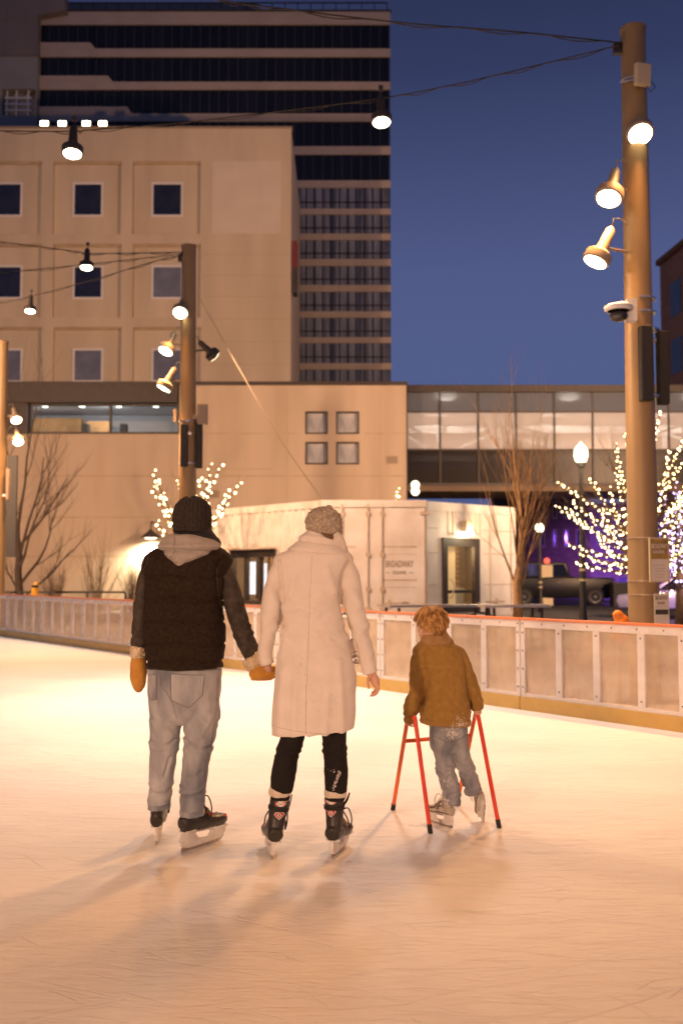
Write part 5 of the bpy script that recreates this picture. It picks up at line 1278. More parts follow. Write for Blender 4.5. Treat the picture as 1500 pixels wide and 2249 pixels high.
ll = f([(366, 1530, 36, .135), (366, 1565, 36, .125), (363, 1600, 33, .108), (361, 1640, 30, .095), (357, 1684, 28.5, .088, .01), (353, 1726, 26, .082, .02), (350, 1755, 24, .080, .03), (349.5, 1773, 23.5, .078, .03)])
lr = f([(440, 1530, 42, .135), (442, 1565, 40, .128), (439, 1605, 35, .108), (435, 1645, 30.5, .096), (428, 1690, 29.5, .09, -.01), (424, 1735, 27.5, .085, -.02), (422, 1768, 26, .082, -.03), (421.5, 1787, 26, .080, -.03)])
hc = W(422, 1139, Y0 - .0)
bd = MB(); head(bd, hc, 1.03, R(-14)); bd.loft(shrink(torso, .86, .8), flat=True); bd.loft(shrink(sl, .7)); bd.loft(shrink(sr_, .7)); bd.loft(shrink(hips, .86), flat=True); bd.loft(shrink(ll, .72)); bd.loft(shrink(lr, .72))
for st in (f([(306, 1430, 11, .03, .035), (305, 1465, 12, .03, .035), (305, 1490, 9, .02, .035)]), f([(556, 1448, 11, .03, .02), (572, 1474, 11, .03, .02), (590, 1482, 9, .02, .02)])): bd.loft(st)
put('body', remesh(bd, .008, 3), 'skin', man, True)
# vest
mb = MB(); mb.loft(torso, seg=36, power=2.35, flat=True); mb.loft(f([(440, 1206, 12, .085), (468, 1215, 17, .085), (490, 1228, 18, .078), (500, 1242, 14, .066)])); mb.loft(f([(400, 1206, 12, .085), (360, 1216, 17, .085), (334, 1232, 18, .078), (323, 1248, 14, .066)])); me = remesh(mb, .007, 3)
zs = [W(400, y, Y0).z for y in (1268, 1318, 1366, 1414, 1452)]
me = displace(me, cloth(crease([[(334, 1226), (322, 1250), (319, 1290), (322, 1330)], [(492, 1230), (481, 1252), (483, 1300), (490, 1345)]], Y0, .008, .012), crease([[(340, 1400), (420, 1385)], [(470, 1340), (400, 1350)], [(360, 1300), (420, 1310)], [(460, 1420), (400, 1436)]], Y0, -.006, .016), lambda co, nn: -.010 * sum(math.exp(-((co.z - z + .012 * nz(co, 6, 6, 1)) / .007) ** 2) for z in zs), lambda co, nn: .006 * math.exp(-((co.z - W(400, 1464, Y0).z) / .012) ** 2), base=.007, bs=6, off=3))
vest = put('vest', me, 'vest_fabric', man, True); tv = bvh_world(vest)
for ln_ in ([(334, 1224), (322, 1250), (319, 1290), (322, 1330)], [(492, 1228), (481, 1252), (483, 1300), (490, 1345)], [(324, 1462), (400, 1468), (486, 1464)]): put('vest_seam', seam_tube(tv, ln_, Y0, .003), 'boot_black', vest, True)
# shirt sleeves
for st, seed, z_ in ((sl, 1, 1396), (sr_, 2, 1400)):
    mb = MB(); mb.loft(st, seg=24); me = remesh(mb, .006, 2)
    me = displace(me, cloth(folds(W(0, z_, Y0).z, .09, .007, 9, 30, seed * 3.1, .6), folds(W(0, 1320, Y0).z, .07, .004, 9, 24, seed * 5.3, .8), base=.004, bs=8, off=seed)); put('sleeve', me, 'sleeve_fabric', man, True)
# cuffs and mittens
put('fur_cuff', fur_ring(f([(307, 1419, 15, .045, .035), (306, 1424, 18.5, .055, .035), (305, 1436, 19, .056, .035), (305, 1445, 16, .047, .035)]), .006, 1), 'fleece', man, True)
put('fur_cuff', fur_ring(f([(551, 1438, 17, .045, .02), (554, 1442, 25, .058, .02), (563, 1457, 26, .06, .02), (568, 1464, 19, .048, .02)]), .006, 9), 'fleece', man, True)
mb = MB(); mb.loft(f([(305, 1440, 15, .04, .035), (304, 1462, 17.5, .043, .035), (303.5, 1485, 18, .042, .03), (304.5, 1505, 15, .034, .03), (305.5, 1518, 8, .02, .03), (306, 1522, 3, .008, .03)]))
mb.loft([(W(312, 1455, Y0 + .05), .022, .02), (W(315, 1475, Y0 + .08), .021, .019), (W(315, 1492, Y0 + .09), .014, .013), (W(315, 1498, Y0 + .09), .004, .004)])
put('mitten', displace(remesh(mb, .005, 4), cloth(base=.003, bs=14)), 'suede', man, True)
mb = MB(); mb.loft(f([(563, 1456, 17, .045, .02), (566, 1470, 18, .046, .015), (568, 1482, 20, .046, .01)]))
mb.loft([(W(550, 1484, Y0 + .0), .028, .034), (W(562, 1482, Y0), .033, .042), (W(580, 1482, Y0 + .0), .035, .044), (W(593, 1481, Y0 + .01), .034, .042), (W(602, 1478, Y0 + .02), .024, .03), (W(607, 1475, Y0 + .02), .008, .012)], ref=(0, 1, 0))
mb.loft([(W(590, 1470, Y0 - .02), .016, .016), (W(600, 1470, Y0 - .03), .017, .017), (W(607, 1474, Y0 - .02), .008, .008)])
put('mitten', displace(remesh(mb, .005, 4), cloth(base=.004, bs=14, off=4)), 'suede', man, True)
# jeans
mb = MB(); mb.loft(hips, seg=32, flat=True); mb.loft(ll, seg=26); mb.loft(lr, seg=26); me = remesh(mb, .0065, 4)
zk, za = W(0, 1640, Y0).z, W(0, 1742, Y0).z
me = displace(me, cloth(folds(zk, .06, .005, 8, 16, 1.7, .5), folds(za, .06, .006, 6, 18, 4.2, -.3), folds(W(0, 1580, Y0).z, .05, .006, 8, 20, 9.1, 1.2), crease([[(336, 1622), (352, 1632), (378, 1630), (390, 1618)], [(404, 1612), (425, 1628), (450, 1640), (468, 1636)], [(330, 1730), (345, 1738), (366, 1740), (376, 1732)], [(398, 1742), (424, 1740), (448, 1734)], [(378, 1660), (366, 1700)], [(412, 1690), (430, 1700), (448, 1690)]], Y0, .012, .007),
    crease([[(333, 1628), (348, 1640), (366, 1640)], [(410, 1622), (436, 1642), (466, 1646)], [(329, 1722), (344, 1730), (364, 1733)], [(400, 1735), (424, 1733), (448, 1727)], [(345, 1580), (360, 1615)], [(372, 1590), (384, 1610)], [(420, 1590), (440, 1620)], [(468, 1570), (448, 1612)], [(350, 1650), (344, 1700)], [(440, 1660), (436, 1720)]], Y0, -.007, .010), base=.005, bs=8, off=2))
jn = put('jeans', me, 'denim', man, True); tj = bvh_world(jn)
pk = MB()
for ring in ([(386, 1474), (456, 1478), (453, 1520), (424, 1547), (388, 1530)], [(330, 1480), (352, 1478), (354, 1530), (340, 1534), (332, 1522)]):
    rr = [];
    for a, b_ in zip(ring, ring[1:] + ring[:1]): rr += [(a[0] + (b_[0] - a[0]) * k / 5, a[1] + (b_[1] - a[1]) * k / 5) for k in range(5)]
    put('pocket', decal(tj, rr, Y0, .003), 'denim', jn, True)
    pk.join(seam_tube(tj, rr + rr[:1], Y0, .0013, .0034))
for line in ([(363, 1472), (364, 1500), (380, 1517), (392, 1540), (398, 1570)], [(482, 1480), (478, 1560), (468, 1620), (456, 1690), (450, 1780)], [(327, 1778), (340, 1781), (370, 1784)], [(396, 1792), (420, 1796), (447, 1790)]): pk.join(seam_tube(tj, line, Y0, .0010, .0008))
put('stitching', pk, 'stitch', jn, True)
for st in (ll, lr):
    c, a, b_ = st[-1][0], st[-1][1], st[-1][2]; m_ = MB(); m_.loft([(c + Vector((0, 0, .022)), a * 1.02, b_ * 1.02), (c + Vector((0, 0, .008)), a * 1.05, b_ * 1.04), (c - Vector((0, 0, .008)), a * 1.04, b_ * 1.03)], sub=4); put('jeans_hem', displace(remesh(m_, .005, 1), cloth(base=.004, bs=26)), 'denim', jn, True)
# hood and collar
mb = MB(); mb.loft(f([(419, 1158, 36, .085, .01), (422, 1172, 42, .092, .0), (426, 1186, 50, .10, .0), (428, 1200, 60, .11, .0), (428, 1208, 50, .1, .0)])); put('fleece_collar', displace(remesh(mb, .006, 3), cloth(base=.005, bs=16)), 'collar_fabric', man, True)
mb = MB(); mb.loft(f([(404, 1174, 30, .05, -.075), (409, 1180, 46, .07, -.072), (415, 1188, 60, .082, -.07), (417, 1197, 66, .09, -.07), (415, 1206, 64, .09, -.075), (410, 1216, 53, .082, -.085), (404, 1227, 36, .068, -.095), (397, 1238, 17, .05, -.105), (393, 1245, 6, .03, -.115)]), seg=30, flat=True)
me = displace(remesh(mb, .006, 3), cloth(lambda co, nn: .010 * math.exp(-((co.z - W(0, 1203, Y0).z - .05 * abs(co.x - W(412, 0, Y0).x)) / .013) ** 2), lambda co, nn: -.012 * math.exp(-((co.z - W(0, 1214, Y0).z) / .01) ** 2), base=.006, bs=11, off=7))
hd = put('hood', me, 'hoodie_grey', man, True); th = bvh_world(hd)
put('hood_seam', seam_tube(th, [(392, 1177), (393, 1190), (394, 1205)], Y0, .002).join(seam_tube(th, [(354, 1204), (375, 1205), (394, 1206), (430, 1208), (462, 1210)], Y0, .002)).join(seam_tube(th, [(378, 1234), (388, 1222), (396, 1208)], Y0, .0016)).join(seam_tube(th, [(376, 1232), (390, 1236), (406, 1235)], Y0, .0016)), 'hood_seam', hd, True)
# knit cap
mb = MB(); c0 = W(421, 1168, Y0); ax = Vector((.04, 0, 1)); S_ = f.S
pr = [(-2, 36), (0, 40), (8, 41), (25, 42), (42, 41), (56, 37.5), (68, 30), (76, 20), (80.5, 8), (81, .5)]
mb.lathe([(a / S_, b_ / S_) for a, b_ in [(pr[i][0] + (pr[i + 1][0] - pr[i][0]) * k / 8, pr[i][1] + (pr[i + 1][1] - pr[i][1]) * k / 8) for i in range(9) for k in range(8)]], c0, ax, 120)
me = mb.mesh()
for v in me.vertices: v.co.y = c0.y + (v.co.y - c0.y) * 1.18
ztop = c0.z + 81 / S_
def ribs(co, nn):
    a = math.atan2(co.y - c0.y, co.x - c0.x); g_ = 1 - max(0, (co.z - (ztop - .05)) / .05)
    return .0035 * math.sin(a * 34 + 5 * nz(co, 5, 5, 12)) * g_ + .005 * nz(co, 14, 14, 14) - .012 * math.exp(-(((co.x - c0.x + .01) / .012) ** 2)) * max(0, (co.z - ztop + .05) / .05) - .004 * math.exp(-((co.z - c0.z - .045) / .006) ** 2)
put('knit_cap', displace(me, ribs), 'hat_knit', man, True)
ST_M = dict(wide=.98, boot='boot_black', lace='lace_black', loop=-1, dots=[(.105, .182, .009), (.13, .168, .009), (.155, .155, .009), (.178, .143, .009), (.265, .125, .012)])
skate(man, standing(343, 1858, (364, 1800)), 1.06, dict(ST_M, wide=.92), 1)
skate(man, standing(402, 1872, (496, 1842)), 1.12, ST_M, 2)

# ================================================================== the woman
Y0 = 5.25; f = Fig(Y0)
wom = thing('person', 'woman seen from behind in long cream coat, knit pom beanie and black leggings', 'person', Vector((W(685, 1870, Y0).x, Y0, 0)))
coat = f([(703, 1194, 34, .075), (698, 1206, 58, .10), (692, 1216, 80, .12), (689, 1228, 88, .13), (686, 1246, 86, .135), (683, 1275, 76, .138), (683, 1300, 68, .136), (685, 1340, 65, .13), (688, 1378, 68, .132), (693, 1420, 78, .148), (694, 1460, 87, .162), (693, 1500, 90, .168), (691, 1540, 91, .17), (688, 1580, 91, .17), (686, 1607, 90, .168, 0, .085)])
sl = f([(628, 1240, 14, .05), (614, 1248, 18, .056), (606, 1270, 20, .062), (598, 1305, 22, .064, .0), (596, 1345, 23, .064, .0), (589, 1390, 19.5, .058, .0), (583, 1425, 16.5, .05, .02), (584, 1445, 15, .046, .025), (588, 1460, 14.5, .045, .025)])
sr_ = f([(748, 1240, 14, .05), (762, 1248, 18, .056), (770, 1270, 21, .062), (775, 1305, 22, .064, .0), (780, 1350, 22, .062, .0), (792, 1400, 21, .058, .0), (804, 1445, 19.5, .052, .01), (813, 1480, 17.5, .046, .015)])
ll = f([(652, 1560, 34, .09), (648, 1590, 30, .085), (644, 1612, 27, .078), (637, 1640, 26, .074), (629, 1664, 25.5, .07), (625, 1692, 27.5, .073, -.005), (620, 1722, 26, .068), (616, 1745, 22.5, .06), (615, 1756, 21.5, .058)])
lr = f([(728, 1560, 34, .09), (733, 1590, 29, .085), (734, 1615, 27, .078), (735, 1645, 25.5, .073), (737, 1668, 25.5, .07), (738, 1694, 26.5, .073, -.005), (738, 1724, 24.5, .067), (737, 1748, 22, .06), (737, 1758, 21.5, .058)])
bd = MB(); head(bd, W(714, 1158, Y0), .88, R(-24), R(-4)); bd.loft(shrink(coat[:12], .84), flat=True); bd.loft(shrink(sl, .66)); bd.loft(shrink(sr_, .66)); bd.loft(shrink(ll, .8)); bd.loft(shrink(lr, .8)); bd.loft(shrink(f([(692, 1420, 70, .13), (690, 1520, 80, .14), (690, 1580, 74, .12)]), .95))
# her bare right hand, fingers curled
P_ = lambda x, y, d=0.0: W(x, y, Y0 + .015 + d)
mb = MB(); mb.loft([(P_(814, 1470), .024, .021), (P_(816, 1482), .024, .022), (P_(822, 1492), .026, .034), (P_(826, 1503), .020, .038), (P_(828, 1509), .013, .036)])
fingers(mb, [[P_(828, 1506, -.030), P_(831, 1514, -.034), P_(827, 1522, -.036), P_(818, 1527, -.036), P_(812, 1529, -.035)], [P_(828, 1508, -.010), P_(830, 1517, -.011), P_(825, 1525, -.012), P_(815, 1529, -.013)], [P_(828, 1508, .010), P_(829, 1516, .011), P_(823, 1524, .012), P_(814, 1527, .012)], [P_(827, 1506, .028), P_(827, 1513, .030), P_(821, 1520, .031), P_(815, 1522, .031)],
             [P_(815, 1484, -.024), P_(809, 1490, -.036), P_(808, 1500, -.040), P_(810, 1510, -.040), P_(811, 1514, -.038)]], .0092)
bd.join(mb); bd.loft(f([(584, 1446, 10, .026, .025), (588, 1464, 9, .022, .045), (591, 1474, 6, .014, .06)]))
put('body', remesh(bd, .0048, 2), 'skin', wom, True)
# coat
mb = MB(); mb.loft(coat, seg=40, power=2.25, flat=True); mb.loft(sl, seg=26); mb.loft(sr_, seg=26); me = remesh(mb, .007, 4)
xc = lambda z: W(684 - 9 * (1.9 - z) * .55, 1300, Y0).x
zv = W(0, 1494, Y0).z; xv = W(675, 1550, Y0).x
def coat_fold(co, nn):
    d = 0.0
    if nn.y < .2:
        d += .010 * math.exp(-((co.z - W(0, 1384, Y0).z - (co.x - W(628, 0, Y0).x) * -.55) / .016) ** 2) * math.exp(-((co.x - W(634, 0, Y0).x) / .07) ** 2)
        d -= .007 * math.exp(-((co.z - W(0, 1372, Y0).z - (co.x - W(628, 0, Y0).x) * -.55) / .012) ** 2) * math.exp(-((co.x - W(634, 0, Y0).x) / .07) ** 2)
        if co.z < zv: d += (.007 if co.x > xv else -.002) * min(1, (zv - co.z) / .05) * math.exp(-((co.x - xv) / .05) ** 2)
        else: d -= .003 * math.exp(-((co.x - xc(co.z)) / .006) ** 2)
    return d
CREASE = crease([[(612, 1234), (614, 1262), (618, 1300), (620, 1340), (614, 1400), (603, 1440)], [(768, 1234), (754, 1258), (747, 1292), (751, 1330), (764, 1370), (776, 1420), (786, 1470)]], Y0, .016, .011)
RIDGE = crease([[(640, 1372), (618, 1440)], [(700, 1390), (752, 1372)], [(690, 1420), (770, 1396)], [(624, 1470), (616, 1600)], [(655, 1440), (648, 1600)], [(745, 1450), (752, 1608)], [(720, 1520), (716, 1606)], [(650, 1260), (640, 1310)], [(720, 1250), (735, 1300)], [(628, 1340), (660, 1330), (700, 1345)], [(592, 1290), (606, 1320)], [(585, 1370), (604, 1350)], [(775, 1300), (790, 1330)], [(788, 1390), (806, 1372)], [(800, 1420), (815, 1436)]], Y0, -.010, .018)
me = displace(me, cloth(CREASE, RIDGE, coat_fold, folds(W(0, 1395, Y0).z, .07, .006, 8, 18, 2.2, .8), folds(W(0, 1340, Y0).z, .05, .004, 8, 18, 6.2, -.8), base=.0075, bs=4.5, off=1))
ct = put('coat', me, 'coat_wool', wom, True); tc_ = bvh_world(ct)
sm_ = seam_tube(tc_, [(687, 1222), (683, 1300), (680, 1390), (676, 1494)], Y0, .0011)
for line in ([(612, 1232), (613, 1258), (617, 1288)], [(768, 1232), (755, 1256), (748, 1286)], [(600, 1588), (640, 1594), (690, 1600), (772, 1604)]): sm_.join(seam_tube(tc_, line, Y0, .0013))
put('coat_seam', sm_, 'coat_seam', ct, True)
put('vent_edge', seam_tube(tc_, [(675, 1496), (675, 1540), (674, 1580), (674, 1608)], Y0, .0022), 'coat_seam', ct, True)
rg = random.Random(5); s_ = specks(tc_, 70, (650, 680, 1440, 1480), Y0, .001, .0028, rg); s_.join(specks(tc_, 90, (670, 745, 1500, 1580), Y0, .001, .0030, rg)); s_.join(specks(tc_, 30, (695, 730, 1470, 1500), Y0, .001, .0026, rg)); put('snow', s_, 'snow_mark', ct, True)['kind'] = 'stuff'
# collar, scarf, hair
mb = MB(); mb.loft(f([(702, 1165, 27, .066, .0), (702, 1173, 37, .078, .0), (700, 1184, 47, .09, -.004), (699, 1196, 56, .104, -.008), (698, 1208, 65, .118, -.012, -.07), (698, 1214, 67, .120, -.012, -.07), (698, 1217, 62, .110, -.012, -.07)]), seg=34, flat=True)
me = displace(remesh(mb, .0055, 2), cloth(lambda co, nn: .007 * math.exp(-((co.z - W(0, 1183, Y0).z + (co.x - W(700, 0, Y0).x) * .12) / .010) ** 2), lambda co, nn: -.009 * math.exp(-((co.z - W(0, 1192, Y0).z + (co.x - W(700, 0, Y0).x) * .12) / .007) ** 2), base=.006, bs=9, off=8)); put('coat_collar', me, 'coat_wool', wom, True)
mb = MB()
for k, (x0, y0, x1, y1, x2, y2) in enumerate(((714, 1156, 736, 1180, 750, 1206), (722, 1154, 745, 1180, 757, 1208), (706, 1160, 728, 1188, 746, 1214))):
    mb.tube(smooth_path([W(x0, y0, Y0 - .03), W(x1, y1, Y0 - .07), W(x2, y2, Y0 - .04), W(x2 + 2, y2 + 12, Y0 + .03)], 6), [.012 + .006 * math.sin(i / 19 * 3.1) for i in range(19)], 8)
put('scarf', displace(remesh(mb, .004, 2), cloth(base=.003, bs=30)), 'scarf', wom, True)
def strands(rows, n, r, rg, name, m, parent, wob=.006):
    mb = MB()
    for _ in range(n):
        a = rg.random(); b_ = rg.choice(range(len(rows) - 1)); t = rg.random(); pts = []
        for p, q in zip(rows[b_], rows[b_ + 1]): pts.append(p.lerp(q, t) + Vector((rg.uniform(-1, 1), rg.uniform(-1, 1), rg.uniform(-1, 1))) * wob)
        pp = smooth_path(pts, 4); mb.tube(pp, [r * (1 - .6 * i / len(pp)) for i in range(len(pp))], 4, False)
    return put(name, mb, m, parent, True)
rg = random.Random(8)
strands([[W(694, 1160, Y0 - .075), W(706, 1172, Y0 - .085), W(722, 1184, Y0 - .085), W(738, 1198, Y0 - .07), W(746, 1212, Y0 - .05)], [W(712, 1160, Y0 - .08), W(726, 1174, Y0 - .085), W(742, 1192, Y0 - .07), W(754, 1208, Y0 - .05), W(760, 1218, Y0 - .02)], [W(738, 1162, Y0 - .06), W(748, 1180, Y0 - .04), W(756, 1198, Y0 - .02), W(761, 1210, Y0), W(760, 1220, Y0 + .01)]], 130, .0026, rg, 'hair', 'hair_brown', wom, .004)
mb = MB(); c0 = W(713, 1172, Y0); S_ = f.S; ax = Vector((-.10, 0, 1))
pr = [(-1, 34), (2, 38), (12, 39.5), (26, 41), (38, 38), (48, 30), (54, 20), (57, 10), (58, .5)]
mb.lathe([(a / S_, b_ / S_) for a, b_ in [(pr[i][0] + (pr[i + 1][0] - pr[i][0]) * k / 10, pr[i][1] + (pr[i + 1][1] - pr[i][1]) * k / 10) for i in range(8) for k in range(10)]], c0, ax, 120)
mb.ball(W(722, 1117, Y0), .020, .02, .018, 16, 10); me = mb.mesh()
for v in me.vertices:
    v.co.y = c0.y + (v.co.y - c0.y) * 1.15; v.co.z += .20 * -(v.co.x - c0.x) * max(0, 1 - (v.co.z - c0.z) / .09)
def cable_knit(co, nn):
    a = math.atan2(co.y - c0.y, co.x - c0.x); z = co.z - c0.z
    return .004 * math.sin(a * 15 + 2.2 * math.sin(z * 160)) * (z > .02) + .0025 * math.sin(a * 46) * (z <= .02) + .006 * nz(co, 11, 11, 11, 3) + .0035 * nz(co, 60, 60, 60)
put('beanie', displace(me, cable_knit), 'beanie_knit', wom, True)
# leggings, socks, skates
mb = MB(); mb.loft(f([(690, 1500, 70, .12), (690, 1550, 74, .13), (690, 1590, 66, .11)])); mb.loft(ll, seg=24); mb.loft(lr, seg=24)
me = displace(remesh(mb, .006, 3), cloth(folds(W(0, 1648, Y0).z, .035, .007, 5, 34, 3.3), folds(W(0, 1742, Y0).z, .03, .003, 6, 36, 5), base=.003, bs=10)); lg = put('leggings', me, 'legging', wom, True); tl = bvh_world(lg)
rg = random.Random(3); s_ = MB()
for k in range(26): t = k / 26; s_.join(specks(tl, 5, (745 - 14 * t - 3, 745 - 14 * t + 4, 1690 + 40 * t - 4, 1690 + 40 * t + 4), Y0, .0008, .0022, rg))
s_.join(specks(tl, 8, (720, 740, 1685, 1692), Y0, .001, .002, rg)); put('snow', s_, 'snow_mark', lg, True)['kind'] = 'stuff'
for st in (f([(616, 1730, 22, .060), (615, 1738, 24.5, .064), (614.5, 1746, 23.5, .062), (614, 1753, 18, .046)]), f([(737, 1732, 23, .060), (737, 1740, 25, .064), (737, 1748, 23.5, .062), (737, 1755, 18, .046)])):
    mb = MB(); mb.loft(st, seg=32); put('sock', displace(remesh(mb, .0045, 1), cloth(folds(st[2][0].z, .02, .003, 5, 60), base=.003, bs=20)), 'sock', wom, True)
ST_W = dict(wide=1.2, boot='boot_black', lace='lace_black', loop=-1, strap=True, dots=[(.088, .215, .016), (.128, .178, .0075), (.148, .166, .0075), (.166, .153, .0075), (.182, .140, .0075)])
for (M_, ov, di, sd) in ((standing(597, 1888, (575, 1838), R(9)), (614.5, 1775.5), (611, 1802), 3), (standing(729, 1885, (777, 1842), R(0)), (726, 1772), (726, 1798), 4)):
    bt, T, M2 = skate(wom, M_, .95, ST_W, sd)
    put('badge', decal(T, ellipse(ov[0], ov[1], 12.5, 6.6), Y0, .0012), 'logo_white', bt)
    for a0, a1 in ((2.0, 4.2), (5.1, 7.3)):
        o_ = [(ov[0] + 11.6 * math.cos(a0 + (a1 - a0) * k / 8), ov[1] + 5.9 * math.sin(a0 + (a1 - a0) * k / 8)) for k in range(9)]; i_ = [(ov[0] + 9.2 * math.cos(a0 + (a1 - a0) * k / 8), ov[1] + 4.0 * math.sin(a0 + (a1 - a0) * k / 8)) for k in range(9)]
        vs = [(on_surface(T, [W(x, y, Y0)], .0022) or [T.find_nearest(W(x, y, Y0))[0]])[0] for x, y in o_ + i_]; put('badge_ring', MB().add(vs, [(k, k + 1, k + 10, k + 9) for k in range(8)]), 'logo_red', bt)
    sq_ = MB()
    for k in range(5): sq_.join(seam_tube(T, [(ov[0] - 5 + 2.2 * k, ov[1] + 1.4), (ov[0] - 4.3 + 2.2 * k, ov[1] - 1.6), (ov[0] - 3.6 + 2.2 * k, ov[1] + 1.2)], Y0, .0006, .002, .002))
    
    if sq_.v: put('badge_script', sq_, 'letter_dark', bt)
    shield = [(0, -10.5), (3.2, -7.8), (8, -7.2), (12, -2.2), (7, 4), (1, 9.6), (-1, 9.6), (-7, 4), (-12, -2.2), (-8, -7.2), (-3.2, -7.8)]
    put('badge', decal(T, [(di[0] + x, di[1] + y) for x, y in shield], Y0, .0012), 'logo_white', bt); put('badge', decal(T, [(di[0] + x * .86, di[1] + y * .84) for x, y in shield], Y0, .0020), 'logo_red', bt)
    put('badge', decal(T, [(di[0], di[1] - 7.2), (di[0] + 5.4, di[1] - .4), (di[0], di[1] + 6.6), (di[0] - 5.4, di[1] - .4)], Y0, .0028), 'logo_white', bt)
    me = text_mesh('8', 5.2, 8.2, .001)
    for v in me.vertices:
        q = W(di[0] + v.co.x, di[1] - .3 - v.co.z, Y0); h_ = on_surface(T, [q], .0036); v.co = h_[0] if h_ else T.find_nearest(q)[0]
    put('badge_number', me, 'letter_dark', bt)

# ================================================================== the child
Y0 = 5.95; f = Fig(Y0)
kid = thing('person', 'blond child in brown jacket and jeans skating with a red support frame', 'person', Vector((W(995, 1815, Y0).x, Y0, 0)))
jk = f([(955, 1404, 26, .055), (958, 1414, 40, .078), (962, 1425, 54, .092), (965, 1438, 58, .10), (970, 1456, 55, .106), (976, 1482, 48, .112), (979, 1515, 47, .118), (979, 1545, 51, .128), (978, 1572, 55, .134), (978, 1586, 56, .134, 0, -.06), (978, 1592, 54, .128, 0, -.06)])
sl = f([(926, 1434, 16, .05), (919, 1456, 18, .056), (917, 1488, 18, .056, .0), (917, 1520, 18, .056, .01), (908, 1546, 17.5, .052, .03), (901, 1568, 14.5, .044, .05), (900, 1588, 11.5, .036, .06)])
sr_ = f([(1004, 1436, 16, .05), (1016, 1456, 17, .054), (1026, 1484, 16.5, .054, .0), (1037, 1516, 16.5, .052, .01), (1046, 1542, 15, .046, .03), (1048, 1558, 12.5, .038, .04)])
hips = f([(985, 1575, 40, .10), (985, 1597, 42, .105), (985, 1622, 42, .105), (985, 1640, 40, .095), (986, 1652, 32, .08)])
ll = f([(966, 1618, 22, .09), (970, 1640, 22, .082), (977, 1672, 19.5, .072), (980, 1700, 18.5, .068), (988, 1724, 19, .068), (992, 1750, 19, .066, -.01), (993, 1770, 17.5, .062, -.02)])
lr = f([(1006, 1618, 22, .09), (1008, 1640, 21, .082), (1017, 1672, 18.5, .07), (1026, 1698, 18, .066, .02), (1034, 1720, 17.5, .062, .04), (1039, 1740, 16.5, .058, .05)])
kh = W(944, 1374, Y0)
bd = MB(); head(bd, kh, .88, R(34), R(-4), .55); bd.loft(shrink(jk, .82), flat=True); bd.loft(shrink(sl, .66)); bd.loft(shrink(sr_, .66)); bd.loft(shrink(hips, .84)); bd.loft(shrink(ll, .7)); bd.loft(shrink(lr, .7))
hnd = MB()
for (x, y, dd) in ((902, 1588, .06), (1048, 1562, .04)):
    P_ = lambda a, b_, d=0.0: W(x + a, y + b_, Y0 + dd + d); hnd.loft([(P_(0, -14), .018, .018), (P_(0, -5), .021, .026), (P_(1, 1), .019, .026)])
    fingers(hnd, [[P_(5, -4, d_), P_(8, 1, d_), P_(6, 7, d_), P_(1, 8, d_)] for d_ in (-.024, -.008, .008, .024)] + [[P_(-4, -6, -.02), P_(-7, 0, -.024), P_(-3, 6, -.026), P_(2, 6, -.026)]], .0072)
bd.join(hnd); put('body', remesh(bd, .005, 2), 'skin', kid, True)
mb = MB(); mb.loft(jk, seg=34, power=2.3, flat=True); mb.loft(sl, seg=24); mb.loft(sr_, seg=24)
me = displace(remesh(mb, .006, 4), cloth(crease([[(926, 1434), (932, 1456), (937, 1490), (934, 1530), (925, 1560)], [(1012, 1434), (1020, 1455), (1023, 1490), (1026, 1520), (1034, 1550)]], Y0, .009, .009), crease([[(950, 1480), (975, 1520), (985, 1560)], [(1010, 1500), (995, 1550)], [(945, 1560), (960, 1530)], [(990, 1440), (1010, 1470)]], Y0, -.006, .014), folds(W(0, 1550, Y0).z, .07, .007, 9, 26, 1.1, .7), folds(W(0, 1470, Y0).z, .06, .004, 9, 20, 7.7, -.7), lambda co, nn: -.006 * math.exp(-((co.z - W(0, 1577, Y0).z) / .006) ** 2), lambda co, nn: -.003 * math.exp(-((co.x - W(985 + 0, 0, Y0).x) / .005) ** 2) * (nn.y < 0), base=.007, bs=7, off=2))
ja = put('jacket', me, 'child_jacket', kid, True); tk = bvh_world(ja)
sm_ = seam_tube(tk, [(978, 1412), (983, 1480), (995, 1530), (1003, 1576)], Y0, .0015).join(seam_tube(tk, [(922, 1578), (960, 1582), (1034, 1574)], Y0, .0018)).join(seam_tube(tk, [(926, 1432), (932, 1456), (937, 1490)], Y0, .0014)).join(seam_tube(tk, [(1012, 1432), (1020, 1455), (1023, 1490)], Y0, .0014))
put('jacket_seam', sm_, 'child_collar', ja, True)
rg = random.Random(6); s_ = specks(tk, 90, (985, 1030, 1580, 1594), Y0, .001, .0028, rg); s_.join(specks(tk, 40, (996, 1018, 1566, 1584), Y0, .001, .0026, rg)); put('snow', s_, 'snow_mark', ja, True)['kind'] = 'stuff'
mb = MB(); mb.loft(f([(953, 1391, 27, .070, .0, -.14), (955, 1398, 30, .078, .0, -.14), (957, 1406, 34, .086, .0, -.12), (959, 1414, 38, .088, .0, -.1), (960, 1419, 36, .080, .0, -.08)]), seg=30); put('collar', displace(remesh(mb, .0045, 2), cloth(base=.004, bs=14)), 'child_collar', kid, True)
mb = MB(); mb.loft(hips, seg=30); mb.loft(ll, seg=24); mb.loft(lr, seg=24)
me = displace(remesh(mb, .0055, 3), cloth(folds(W(0, 1690, Y0).z, .05, .011, 9, 30, 2.4, .5), folds(W(0, 1742, Y0).z, .05, .011, 8, 32, 6.4, -.4), base=.005, bs=11)); jn = put('jeans', me, 'denim_child', kid, True); tj = bvh_world(jn)
put('stitching', seam_tube(tj, [(986, 1598), (988, 1640)], Y0, .0015).join(seam_tube(tj, [(948, 1612), (985, 1626), (1024, 1610)], Y0, .0015)), 'stitch', jn, True)
